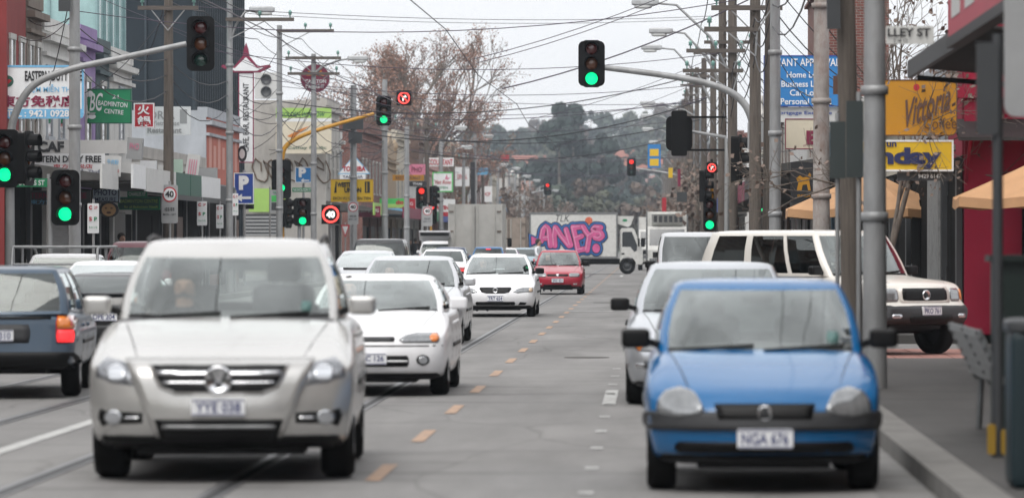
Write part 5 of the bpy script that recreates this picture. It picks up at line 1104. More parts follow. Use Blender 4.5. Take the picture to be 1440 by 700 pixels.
sign('billboard', 'white poster in a bright green frame behind the slim pole', 608, 242, 637, 270, 262, s_white, [('Viet Rose', 0, 0, .8, .2, s_red, {'slant': .2}), ('OPEN', 0, -.28, .5, .12, s_green)], border=s_bright, bw=.07, extra=[(s_pink, [(.1,.15),(.2,.4),(.25,.2),(.38,.25),(.25,.1)], 'flower')])
sign('shop_sign', 'white and red shop gable sign below the green framed poster', 606, 280, 640, 304, 270, s_white, [('LA VINA', 0, .0, .8, .26, s_red, {'bold': .05})], extra=[(s_red, [(-.5,-.5),(.5,-.5),(.5,-.25),(-.5,-.25)], 'red_band')]); sign('roof_sign', 'red rooftop letters on the pale building, accountant', 596, 222, 638, 234, 275, s_white, [('ACCOUNTANT', 0, 0, .94, .7, s_red, {'bold': .03})])
for i, (a, b0, c, d_, dd, m, lb) in enumerate(((640, 235, 660, 262, 300, s_white, 'white'), (662, 228, 668, 292, 305, s_black, 'black vertical'), (668, 236, 690, 246, 330, s_sky, 'sky blue'), (648, 294, 690, 302, 320, scol('sage', (.28, .38, .22)), 'sage green'), (676, 262, 692, 284, 345, s_white, 'small white'), (704, 218, 716, 226, 360, s_red, 'small red high'))):
    sign('shop_sign', '%s hanging shop sign far along the left side' % lb, a, b0, c, d_, dd, m, [('DENTAL' if i == 0 else 'SHOP', 0, 0, .7, .25, s_red if m is s_white else s_white)] if i in (0, 4) else [])
# ---- right
sign('street_sign', 'white street name plate with black letters on the thick grey pole', 1246, 37, 1313, 62, 44.6, scol('plate_white', (.6, .6, .58)), [('LLEY ST', -.02, .14, .9, .48, s_black, {'bold': .03}), ('2 ➔ 12', -.2, -.32, .3, .2, s_black)], depth=.03)
sign('shop_sign', 'ochre coffee sign with dark brush script, above the yellow sign', 1236, 112, 1346, 191, 71, s_amb, [('Vittoria', .12, .04, .66, .46, s_brown, {'slant': .55, 'rot': 22, 'bold': .02}), ('Coffee', .28, -.28, .42, .2, s_brown, {'bold': -.005})], rnd=.1, border=s_brown, bw=.015, depth=.2, extra=[(s_red, ell(-.02, .36, .04, .06), 'round_mark')])
sign('shop_sign', 'yellow sign with big navy letters, under the ochre coffee sign', 1185, 197, 1341, 241, 70.8, s_yel, [('Sunday', -.04, -.08, .86, .70, s_navy, {'bold': .05}), ('un', -.06, .36, .09, .16, s_navy, {'bold': .03})], border=s_white, bw=.03, depth=.2)
sign('shop_sign', 'small dark telephone number sign below the yellow sign', 1262, 241.5, 1340, 254, 70.9, s_dgrey, [('9429 6147', .08, 0, .42, .5, s_white, {'bold': .03})])
sign('billboard', 'blue loans billboard with white lettering, above the shops on the right', 1074, 78, 1182, 150, 118, s_midblue, [('INSTANT APPROVAL', .0, .36, .98, .15, s_white, {'bold': .01}), ('Home Loans', .06, .12, .52, .12, s_white), ('Business Loans', .04, -.06, .62, .12, s_white), ('Car Loans', .07, -.23, .46, .12, s_white), ('Personal Loans', .05, -.4, .66, .12, s_white)], border=s_blue, cat='billboard')
sign('billboard', 'white lower strip under the blue loans billboard', 1078, 151, 1180, 172, 118.1, s_dwhite, [('Mortgage Exchange', 0, .1, .8, .3, s_blue), ], cat='billboard')
sign('shop_sign', 'cream awning end sign with a maroon letter, right of the galvanised pole', 1104, 167, 1165, 210, 99, s_cream, [('E', .12, -.12, .26, .46, s_maroon, {'bold': .06})], border=s_maroon, bw=.02, depth=.3)
sign('shop_sign', 'grey box sign behind the right mast arm', 1052, 172, 1098, 209, 98, s_grey, [], depth=.6); 
sign('shop_sign', 'dark shop sign with a small gold lion shape beside the galvanised pole', 1112, 228, 1150, 285, 97, s_black, [('BEER', 0, -.33, .5, .06, s_amb)], extra=[(s_amb, [(-.28,-.2),(-.22,-.02),(-.3,.1),(-.16,.17),(-.05,.12),(.1,.14),(.2,.24),(.26,.18),(.18,.06),(.24,-.2),(.14,-.2),(.1,-.05),(-.06,-.06),(-.1,-.2)], 'lion_shape')])
sign('shop_sign', 'blue and yellow vertical banner far along the right side', 911, 203, 929, 236, 235, s_midblue, [], extra=[(s_yel, [(-.35,.0),(.35,.0),(.35,.3),(-.35,.3)], 'yellow_square'), (s_yel, [(-.35,-.42),(.35,-.42),(.35,-.12),(-.35,-.12)], 'yellow_square')])
for i, (a, b0, c, d_, dd, m, lb) in enumerate(((931, 278, 937, 300, 215, s_red, 'red vertical'), (953, 238, 957, 262, 190, s_maroon, 'maroon vertical'), (940, 236, 946, 250, 210, s_yel, 'yellow'), (930, 310, 944, 316, 220, s_white, 'white'), (952, 270, 966, 284, 175, s_dgrey, 'dark grey'))):
    sign('shop_sign', '%s hanging shop sign far along the right side' % lb, a, b0, c, d_, dd, m, [])
# ------------------------------------------------------------------ trees
bark = pbr('bark', (.15, .125, .105), .9, var=.35, scale=6, bump=.4, stretch=(3, 3, .5)); bark_l = pbr('bark_pale', (.24, .21, .18), .9, var=.35, scale=5)
dryleaf = pbr('dry_leaf', (.23, .125, .09), .8, var=.5, scale=.9); dryleaf2 = pbr('dry_leaf_grey', (.15, .11, .09), .85, var=.5, scale=.9)
leaf_d = pbr('leaf_dark', (.020, .036, .030), .8, var=.6, scale=.35); leaf_m = pbr('leaf_mid', (.045, .06, .042), .8, var=.55, scale=.35); leaf_y = pbr('leaf_olive', (.075, .08, .05), .8, var=.5, scale=.35); leaf_b = pbr('leaf_brown', (.10, .075, .06), .85, var=.5, scale=.35)
def bare_tree(label, x, y, h, seed, nleaf=1500, lm=dryleaf, bm=bark, spread=.55, group='bare street trees', depth=6, z0=.12, ls=.09, first=.3, rr=.016, lean=(0, 0)):
    rnd = random.Random(seed); t = thing('bare_tree', label, 'tree', (x, y, z0), 0, group); b = MB(); ends = []
    def grow(p, d, L, r, lev):
        q = p + d * L * .5 + Vector((rnd.uniform(-1, 1), rnd.uniform(-1, 1), 0)) * L * .06; e = q + (d + Vector((rnd.uniform(-.15, .15), rnd.uniform(-.15, .15), .06))).normalized() * L * .5
        if lev < depth: b.tube([p, q, e], r, 6 if lev < 2 else 4 if lev < 4 else 3, r * .66, cap=False)
        if lev >= depth - 2: ends.append((q, e))
        if lev >= depth - 1: return
        for k in range(3 if lev else 4):
            a = rnd.uniform(0, 2*PI) if lev else k * PI/2 + rnd.uniform(-.4, .4); tilt = rnd.uniform(.25, .25 + spread)
            u = d.cross(Vector((0, 0, 1))); u = u.normalized() if u.length > .05 else Vector((1, 0, 0)); v = d.cross(u)
            nd = (d * math.cos(tilt) + (u * math.cos(a) + v * math.sin(a)) * math.sin(tilt)); nd.z += .10; nd.normalize()
            grow(e if k < 2 else q, nd, L * rnd.uniform(.62, .84), r * .64, lev + 1)
    grow(Vector((0, 0, 0)), Vector((lean[0], lean[1], 1)).normalized(), h * first, h * rr, 0)
    b.build('trunk', bm, t, fix=False)
    l = MB()
    for i in range(nleaf):
        q, e = rnd.choice(ends); c = q.lerp(e, rnd.random()) + Vector([rnd.gauss(0, .16) for _ in range(3)]); s = ls * rnd.uniform(.5, 1.4)
        u = Vector([rnd.uniform(-1, 1) for _ in range(3)]).normalized(); v = u.orthogonal().normalized()
        l.add([c - u*s, c + v*s, c + u*s, c - v*s*.7], [(0, 1, 2, 3)])
    if nleaf: l.build('crown', lm, t, fix=False)
    return t
random.seed(21)
for i, (px, d, h, n, lb) in enumerate(((505, 285, 14.2, 2600, 'leftmost'), (548, 300, 17.6, 4200, 'tallest'), (592, 312, 16.6, 4000, 'broad'), (630, 330, 13.5, 2600, 'second last'), (655, 318, 10, 1300, 'last'))):
    bare_tree('%s of the bare red brown plane trees beyond the yellow signal arm' % lb, X(px, d), d, h, 40 + i, int(n*2.6), spread=.42, depth=7, ls=.068)
for i in range(5):
    d = 360 + i*50; bare_tree('bare grey brown street tree in the distance on the left', -11.6, d, 7 + (i % 3)*.6, 60 + i, 350, dryleaf2, bark, group='far bare trees on the left', depth=5, ls=.16)
for i in range(9):
    d = 190 + i*36; bare_tree('bare grey brown street tree in the distance on the right', 2.9, d, 6.5 + (i % 3)*.7, 80 + i, 450, dryleaf2, bark_l, group='far bare trees on the right', depth=5, ls=.14)
bare_tree('bare tree with hanging seed balls behind the ochre coffee sign', 3.85, 73.4, 7.8, 5, 900, dryleaf2, bark, spread=.75, group=None, depth=7, ls=.045, first=.34, rr=.009, lean=(.2, 0))
def dense_tree(label, x, y, h, w, m, seed, n=1600, cone=False, group='trees on the hill', z0=None, ls=.5):
    rnd = random.Random(seed); z0 = hz(x, y) - .3 if z0 is None else z0
    t = thing('dense_tree' if not cone else 'conifer_tree', label, 'tree', (x, y, z0), 0, group)
    b = MB(); b.tube([(0, 0, 0), (.1, 0, h*.3), (0, 0, h*.8)], h*.022, 6, h*.006)
    b.build('trunk', bark, t, fix=False); l = MB(); cl = []
    for k in range(26):
        zz = rnd.uniform(.16, .97); rmax = ((1 - zz)**.75 * 1.05 if cone else math.sin(PI * min(.97, zz*.9 + .12))**.7); a = rnd.uniform(0, 2*PI); q = rmax * rnd.uniform(.45, .9)
        cl.append((Vector((math.cos(a)*q*w/2, math.sin(a)*q*w/2, zz*h)), w * rnd.uniform(.09, .2) * (1.1 - zz*.45)))
    for i in range(n):
        c, r = rnd.choice(cl); dv = Vector([rnd.gauss(0, 1) for _ in range(3)]).normalized() * r * rnd.uniform(.55, 1.08); dv.z *= .75; p = c + dv; s = ls * rnd.uniform(.5, 1.3)
        u = (dv.normalized().cross(Vector([rnd.uniform(-1, 1) for _ in range(3)]))).normalized(); v = u.cross(dv.normalized()) * .8 + dv.normalized() * rnd.uniform(-.4, .4)
        l.add([p - u*s, p - v*s, p + u*s, p + v*s], [(0, 1, 2, 3)])
    l.build('crown', m, t, fix=False); return t
dense_tree('huge dark conifer mass rising at the end of the street', X(786, 690), 690, 24, 17, leaf_d, 1, 4200, True, None, -.1, .55)
dense_tree('second dark conifer right of the huge one at the end of the street', X(806, 705), 705, 25, 13, leaf_d, 2, 3200, True, None, -.1, .55)
dense_tree('third dark conifer, shorter and right of the other two', X(850, 700), 700, 20, 11, leaf_d, 3, 3000, True, None, -.1, .55)
dense_tree('brown bare looking round tree in front of the dark conifers', X(826, 600), 600, 11, 9, leaf_b, 4, 1500, False, None, -.1, .4)
dense_tree('olive round tree below the dark conifers', X(850, 620), 620, 9, 8, leaf_y, 6, 1300, False, None, -.1, .4)
random.seed(77)
for i in range(16):
    d = 560 + 12*i; px = 700 + (i*67 % 245); dense_tree('round dull green tree at the foot of the hill', X(px, d), d, random.uniform(7, 12), random.uniform(7, 11), [leaf_b, leaf_m, leaf_y, leaf_b][i % 4], 100 + i, 900, False, 'trees at the foot of the hill', -.1, .45)
for i in range(60):
    d = 760 + 11*i; px = 640 + (i*97 % 330); dense_tree('dim green tree on the hazy hillside', X(px, d), d, random.uniform(7, 13), random.uniform(9, 15), [leaf_m, leaf_d, leaf_y, leaf_m, leaf_b][i % 5], 200 + i, 600, i % 5 == 1, 'trees on the hill', None, .8)
for i, (px, d, w, h, m) in enumerate(((905, 960, 8, 6, w_pinkw), (722, 900, 7, 5, w_cream), (735, 1000, 10, 5, w_conc), (880, 1050, 9, 5, w_white), (690, 1100, 9, 6, w_cream))):
    x = X(px, d); z = hz(x, d); t = thing('house', ['pink walled house high on the hill behind the conifers', 'cream house on the hill left of the conifers', 'grey rendered house half way up the hill', 'white house near the top of the hill', 'cream house on the ridge at the left'][i], 'house', (x, d, z), 0, 'houses on the hill')
    b = MB(); b.box(-w/2, 0, -2, w/2, w, h); b.build('wall', m, t); b = MB(); b.prismx([(-.4, h), (w/2, h + 2.2), (w + .4, h)], -w/2 - .4, w/2 + .4); b.build('roof', tile_m, t)
    for k in (-.25, .25):
        b = MB(); b.box(k*w - .8, -.06, h*.4, k*w + .8, -.002, h*.4 + 1.4); b.build('window', pane_m, t)
# ------------------------------------------------------------------ trucks
tw_ = pbr('truck_white', (.60, .60, .58), .55, var=.08, dirt=.35, dcol=(.25, .23, .2), coat=.1); tb_ = pbr('truck_box_grey', (.42, .41, .385), .7, var=.14, scale=1.1, dirt=.6, dcol=(.22, .20, .17)); tbr = pbr('truck_box_brown', (.26, .215, .18), .7, var=.2, scale=2, dirt=.6, dcol=(.1, .08, .06))
def truck(label, x, y, rot, L=4.55, Wd=2.15, z0=.87, z1=3.2, bm=tw_, doors=False, cab=True, fridge=False, grp=None):
    """length along local x, nose at +x, near side on local -y"""
    t = thing('box_truck', label, 'truck', (x, y, 0), R(rot), grp)
    b = MB(); b.box(0, 0, z0, L, Wd, z1); o = b.build('cargo_box', bm, t)
    b = MB(); e = .05
    for yy in (-.02, Wd - .05):
        b.box(-.01, yy, z0 - .06, L + .01, yy + .07, z0 + .05); b.box(-.01, yy, z1 - .09, L + .01, yy + .07, z1 + .02)
        for xx in (-.015, L - .055): b.box(xx, yy - .003, z0 + .052, xx + .07, yy + .073, z1 - .092)
    b.build('edge_rail', (tb_ if bm is tb_ else galv) if bm is not tbr else w_stone, o)
    b = MB(); b.box(.1, .3, z0 - .36, L + 1.1, Wd - .3, z0 - .062); b.box(1.8, .08, z0 - .45, 3.1, Wd - .08, z0 - .07); b.build('chassis', blk, t)
    if doors:
        b = MB()
        for yy in (.3, Wd/2 - .12, Wd/2 + .12, Wd - .3): b.tube([(-.05, yy, z0 + .05), (-.05, yy, z1 - .08)], .022, 6)
        b.build('door_bar', tb_, o)
        b = MB(); b.box(-.02, Wd/2 - .012, z0 + .05, -.003, Wd/2 + .012, z1 - .1); b.build('door_gap', blk, o)
        for zz in (z0 + .35, (z0+z1)/2, z1 - .35):
            for yy in (.02, Wd - .22):
                b = MB(); b.box(-.035, yy, zz - .04, -.003, yy + .2, zz + .04); b.build('hinge', w_stone, o)
        for yy in (.15, Wd - .4):
            b = MB(); b.box(-.06, yy, z0 - .3, -.0, yy + .25, z0 - .14); b.build('tail_light', redlens, t)
        b = MB(); b.box(-.3, .1, z0 - .4, -.18, Wd - .1, z0 - .28); b.build('rear_bumper', blk, t)
    for xx in (1.05, L + .52):
        for yy, sd in ((.14, -1), (Wd - .14, 1)):
            wv = MB(); wv.lathe([(.24, -.13), (.38, -.13), (.42, -.09), (.42, .09), (.38, .13), (.24, .13)], 24, 'y'); w_ = wv.build('wheel', rubber, t, (xx, yy, .42))
            wv = MB(); wv.lathe([(.25, sd*.10), (.2, sd*.05), (.1, sd*.06), (.1, sd*.1), (0, sd*.1)], 18, 'y'); wv.build('rim', s_dgrey, w_)
    if cab:
        c0 = L + .14; prof = [(c0, .55), (c0, 2.28), (c0+.08, 2.38), (c0+.62, 2.40), (c0+.74, 2.34), (c0+1.06, 1.52), (c0+1.18, 1.30), (c0+1.2, .62), (c0+1.14, .5), (c0+.84, .5), (c0+.80, .66), (c0+.66, .83), (c0+.42, .90), (c0+.18, .84), (c0+.04, .68)]
        b = MB(); b.prism(prof, .06, Wd - .06); o = b.build('cab', tw_, t)
        mdf = o.modifiers.new('bevel', 'BEVEL'); mdf.width = .045; mdf.segments = 3; mdf.limit_method = 'ANGLE'; mdf.angle_limit = R(50)
        for sy in (.06, Wd - .06):
            a, c = (sy - .008, sy) if sy < 1 else (sy, sy + .008)
            b = MB(); b.prism([(c0+.12, 1.42), (c0+.12, 2.15), (c0+.2, 2.2), (c0+.62, 2.2), (c0+.9, 1.5), (c0+.88, 1.22), (c0+.74, 1.16), (c0+.55, 1.42)], a, c); b.build('side_window', pane_m, o)
            b = MB(); b.prism(rect(c0+.08, 1.02, c0+.24, 1.10, .02), a, c); b.build('door_handle', blk, o)
            b = MB(); b.prism(rect(c0+.035, .9, c0+.05, 2.25, .005), a, c); b.build('door_seam', blk, o)
            b = MB(); b.rbox((c0+.98, sy + (-.22 if sy < 1 else .22), 1.65), .1, .2, .42, .4); b.obox((c0+.9, sy, 1.85), (c0+.98, sy + (-.2 if sy < 1 else .2), 1.8), .03, .03); b.build('mirror', blk, o)
            b = MB(); b.prism(ell(c0+.42, .42, .5, .5, 24), a + (.002 if sy > 1 else -.001), c); 
        b = MB(); b.add([(c0+.775, .16, 2.27), (c0+.775, Wd-.16, 2.27), (c0+1.075, Wd-.14, 1.52), (c0+1.075, .14, 1.52)], [(0, 1, 2, 3)]); ob = b.build('windscreen', pane_m, o)
        b = MB(); b.box(c0+1.19, .3, .95, c0+1.215, Wd-.3, 1.2); b.build('grille', blk, o)
        for yy in (.14, Wd-.5):
            b = MB(); b.box(c0+1.19, yy, .7, c0+1.22, yy+.36, .9); b.build('headlight', lens, o)
    if fridge:
        b = MB(); b.prism([(L+.003, z1-.75), (L+.003, z1-.12), (L+.95, z1-.12), (L+.62, z1-.62), (L+.35, z1-.75)], .25, Wd-.25); u = b.build('refrigeration_unit', tw_, t)
        b = MB()
        for k in range(6): b.box(L+.97 - .06*k*.0, .35 + k*.24, z1-.5, L+.99, .5 + k*.24, z1-.2)
        b.build('vent', s_dgrey, u)
    return t
tr = truck('white box truck with pink and blue graffiti crossing the street', X(745, 222), 222, 0, fridge=False)
b = MB(); b.prism([(4.57, 2.62), (4.57, 3.02), (5.42, 3.02), (5.25, 2.55), (5.1, 2.45)], .2, 1.95); b.build('wind_deflector', tw_, tr)
b = MB(); b.prism(ell(4.95, 2.80, .13, .07), .192, .199); b.build('emblem', s_green, tr)
# graffiti on its side: layered lettering painted on the box
gp = pbr('graffiti_pink', (.60, .10, .28), .6, var=.18, scale=2.5, dirt=.15); gl2 = pbr('graffiti_pale', (.72, .38, .56), .6, var=.1); gb_ = pbr('graffiti_blue', (.02, .13, .40), .6, var=.2, scale=3); gk = pbr('graffiti_black', (.02, .02, .05), .6); go_ = pbr('graffiti_orange', (.60, .13, .06), .6, var=.3, scale=9)
def gxy(px, py): return ((px - 745) * 222/6000, Z(py, 222))
def cxy(px, py): return gxy(725 + px/6.365, 285 + py/6.365)
LET = [[(228, 345), (246, 245), (272, 212), (298, 240), (312, 385)], [(258, 318), (305, 312)], [(352, 385), (345, 300), (356, 222)], [(362, 225), (410, 300), (480, 385)], [(452, 240), (470, 300), (494, 380)],
       [(515, 218), (538, 320), (560, 430)], [(520, 222), (584, 216)], [(542, 318), (592, 300)], [(560, 425), (612, 415)], [(604, 215), (636, 270), (660, 300), (640, 425)], [(655, 300), (706, 270)],
       [(762, 222), (712, 218), (690, 240), (715, 262), (766, 270), (778, 300), (750, 322), (712, 312)]]
def ribbon(g, P, w, y):
    P = [cxy(*p) for p in P]
    Q = [P[0]] + [((1-t)*P[i][0] + t*P[i+1][0], (1-t)*P[i][1] + t*P[i+1][1]) for i in range(len(P)-1) for t in (.33, .66, 1.)]
    L = []; Rr = []
    for i, p in enumerate(Q):
        a_ = Q[max(0, i-1)]; c_ = Q[min(len(Q)-1, i+1)]; dx, dz = c_[0]-a_[0], c_[1]-a_[1]; n_ = math.hypot(dx, dz) or 1; L.append((p[0]-dz/n_*w/2, y, p[1]+dx/n_*w/2)); Rr.append((p[0]+dz/n_*w/2, y, p[1]-dx/n_*w/2))
    n_ = len(Q); g.add(L + Rr, [(i, i+1, n_+i+1, n_+i) for i in range(n_-1)])
    for k, p in enumerate((Q[0], Q[-1])): g.add([(p[0]+w/2*math.cos(t*PI/6), y-.0004*(k+1), p[1]+w/2*math.sin(t*PI/6)) for t in range(12)], [tuple(range(12))])
for li, (mm, ex) in enumerate(((gk, .34), (gb_, .24), (gk, .075), (gp, 0))):
    g = MB(); g.mat(mm)
    for k, P in enumerate(LET): ribbon(g, P, .27 + ex, -.006 - .02*li - .0012*k)
    for k, (cx_, cy_, r_) in enumerate(((180, 338, .23), (722, 408, .20))):
        c = cxy(cx_, cy_); q = r_ + ex*.5
        o_ = [(c[0]-q, c[1]+q), (c[0]+q*1.25, c[1]), (c[0]-q*.9, c[1]-q)] if k == 0 else ell(c[0], c[1], q, q*1.2, 16)
        g.add([(x_, -.006 - .02*li - .0012*(14+k), z_) for x_, z_ in o_], [tuple(range(len(o_)))])
    g.build('graffiti', None, tr, fix=False)
g = MB(); g.mat(gl2)
for k, P in enumerate(LET): ribbon(g, [(p[0]-13, p[1]-6) for p in P], .035, -.092 - .001*k)
g.mat(go_); g.add([(x_, -.005, z_) for x_, z_ in ell(*gxy(828, 310), .2, .19, 10)], [tuple(range(10))])
put_text(g, 'TLK', *gxy(791, 307), .75, .36, -.005, 0, s_dgrey, .2)
g.build('graffiti', None, tr, fix=False)
truck('grey box truck seen from behind, tall closed doors, left of the painted truck', X(630, 197), 197, 90, 5.2, 2.45, .9, 3.42, tb_, True).location.x = X(705.5, 197)
truck('brown box truck half hidden behind the grey box truck', X(740, 233), 233, 90, 5, 1.9, .8, 3.0, tbr, True)
truck('white refrigerated truck facing us on the right, behind the small white van', X(909, 199), 206.0, -90, 4.6, 1.95, .8, 3.1, tw_, False, True, True)
truck('white box truck behind the cab of the painted truck', X(897, 252), 258, -90, 4.6, 1.0, .8, 3.15, tw_, False, True)
# ------------------------------------------------------------------ street furniture on the right
def umbrella(label, x, y, r, ze, za, m, txt=None):
    t = thing('market_umbrella', label, 'umbrella', (x, y, .13), 0, 'tan cafe umbrellas'); n = 8
    b = MB(); vs = [(0, 0, za)]; R_ = 6
    for k in range(1, R_ + 1):
        f = k / R_
        for j in range(n*2):
            a = PI*j/n + PI/8; sag = -.05*f if j % 2 else 0; rr = r * f * (1 if j % 2 == 0 else .93); vs.append((rr*math.cos(a), rr*math.sin(a), za + (ze - za)*(f**.9) + sag))
    m2 = n*2
    fs = [(0, 1 + j, 1 + (j+1) % m2) for j in range(m2)]
    for k in range(R_ - 1):
        for j in range(m2): fs.append((1+k*m2+j, 1+(k+1)*m2+j, 1+(k+1)*m2+(j+1) % m2, 1+k*m2+(j+1) % m2))
    b.add(vs, fs)
    last = vs[-m2:]; b.add(list(last) + [(p[0]*1.005, p[1]*1.005, p[2]-.16) for p in last], [(j, (j+1) % m2, m2 + (j+1) % m2, m2 + j) for j in range(m2)])
    b.build('canopy', m, t, fix=False)
    b = MB(); b.tube([(0, 0, 0), (0, 0, za + .05)], .03, 8); b.lathe([(.0, .0), (.3, 0), (.3, .06), (.05, .09)], 14); b.build('pole', s_brown, t)
    for j in range(n):
        b = MB(); a = 2*PI*j/n + PI/8; b.tube([(.03*math.cos(a), .03*math.sin(a), za - .06), (r*.98*math.cos(a), r*.98*math.sin(a), ze - .04)], .014, 5); b.build('rib', s_brown, t)
    return t
canv = pbr('umbrella_canvas', (.47, .265, .135), .85, var=.12, scale=2, dirt=.2, dcol=(.35, .2, .1))
u = umbrella('wide tan umbrella in front of the dark shops, behind the off-road wagon', X(1222, 84), 84, 1.75, 2.2, 2.98, canv)
b = MB(); put_text(b, 'ia', 0, 0, .3, .18, 0, .01, s_brown, .3); o = b.build('lettering', None, u, (.62, -.78, 2.72)); o.rotation_euler = (R(-68), 0, R(35))
umbrella('tan umbrella at the right edge, before the crimson pub', X(1336, 69.5) + 1.9, 69.5, 1.95, 2.28, 3.15, canv)
# bench near the kerb
bg_ = pbr('bench_steel', (.20, .21, .215), .45, metal=.6, var=.15, dirt=.3)
t = thing('bench', 'grey slatted steel bench seen end on at the right kerb', 'bench', (2.62, 33.9, .13))
def slat(b, x, z, w=.05): b.box(x - w/2, -1.6, z - .012, x + w/2, 1.6, z + .012)
b = MB(); b.prism([(.10, .44), (.62, .40), (.62, .425), (.10, .465)], -1.6, 1.6); b.build('seat', bg_, t)
b = MB()
for k in range(6): x = .06 - .17*k/5*1.0; z = .50 + k*.07; b.box(x - .013, -1.6, z - .03, x + .013, 1.6, z + .03)
b.build('backrest', bg_, t)
for yy in (-1.5, 0, 1.5):
    b = MB(); b.tube([(.58, yy, 0), (.56, yy, .40), (.1, yy, .44), (-.12, yy, .88)], .028, 7); b.tube([(.12, yy, 0), (.14, yy, .43)], .028, 7); b.build('leg', bg_, t)
# sign post near the camera with a yellow foot
t = thing('sign_post', 'dark sign post with a yellow foot at the right edge', 'sign post', (X(1403, 30.8), 30.8, .13))
b = MB(); b.tube([(0, 0, 0), (0, 0, 3.05)], .04, 10); b.build('post', s_dgrey, t)
for s in (-.05, .05):
    b = MB(); b.prism(rect(s-.03, .02, s+.03, .24 - .04*(s > 0), .02), -.07, -.045); b.build('yellow_foot', scol('dull_yellow', (.30, .18, .015), dirt=.6), t)
b = MB(); b.prism(rect(-.16, 2.32, .0, 2.98, .03), -.06, -.045); b.build('sign_plate', s_dgrey, t)
b = MB(); b.prism(rect(.04, 2.45, .55, 3.55, .08), -.09, -.06); b.build('sign_plate', s_grey, t)
t = thing('cabinet', 'dark green control cabinet standing at the right edge', 'cabinet', (X(1426, 32.5), 32.5, .13)); b = MB(); b.box(-.16, -.15, 0, .5, .25, 1.4); b.build('case', scol('cabinet_green', (.006, .014, .012)), t)
b = MB(); b.box(-.2, -.19, 1.4, .54, .29, 1.45); b.build('lid', scol('cabinet_green', (.006, .014, .012)), t); b = MB(); b.box(-.13, -.165, .1, .46, -.152, 1.3); b.build('door', scol('cabinet_green2', (.008, .018, .015)), t)
t = thing('litter_bin', 'teal blue litter bin cut by the right edge, nearest to us', 'bin', (X(1420, 27) + .3, 27, .13)); b = MB(); b.rbox((0, 0, .5), .62, .5, 1.0, .15); b.build('body', scol('bin_teal', (.005, .018, .024)), t); b = MB(); b.rbox((0, 0, 1.02), .66, .54, .1, .4); b.build('lid', s_dgrey, t)
# near right verandahs
t = thing('verandah', 'dark corrugated verandah roof over the footpath at the top right', 'verandah', (BR, 45.6, 0)); b = MB()
iron = pbr('corrugated_dark', (.03, .028, .027), .6, metal=.3, var=.25, dirt=.5)
n = 44
prof = [(0, 0)]
vs = []; fs = []
for j in range(n + 1):
    y = -4.5 + 9*j/n; dz = .03*math.sin(j*PI/2)
    vs += [(0, y, 3.56 + dz), (-2.2, y, 3.74 + dz)]
for j in range(n): fs.append((2*j, 2*j+1, 2*j+3, 2*j+2))
b.add(vs, fs); ob = b.build('roof', iron, t, fix=False); sd = ob.modifiers.new('thick', 'SOLIDIFY'); sd.thickness = .02
b = MB(); b.box(-2.26, -4.5, 3.60, -2.2, 4.5, 3.80); b.build('gutter', s_dgrey, t)
for yy in (-4.4, 4.4):
    b = MB(); b.obox((-2.15, yy, 3.60), (0, yy, 3.44), .04, .06); b.build('beam', s_dgrey, t)
t = thing('fascia_board', 'red and white painted fascia board high at the top right corner', 'fascia board', (2.95, 37.5, 0)); b = MB(); b.box(0, -4.5, 3.68, .08, 4.5, 4.5); b.build('board', scol('faded_red', (.42, .05, .08), dirt=.3), t)
for k in range(5):
    b = MB(); b.box(-.006, -4.1 + k*1.75, 3.85, -.001, -3.0 + k*1.75, 4.3 - .12*(k % 2)); b.build('lettering', s_dwhite, t)
b = MB(); b.box(-.02, -4.5, 3.58, .12, 4.5, 3.678); b.build('gutter', s_black, t)
for yy in (-3.8, 3.8):
    b = MB(); b.obox((.08, yy, 3.8), (BR - 2.95, yy, 4.0), .08, .1); b.build('bracket', s_dgrey, t)
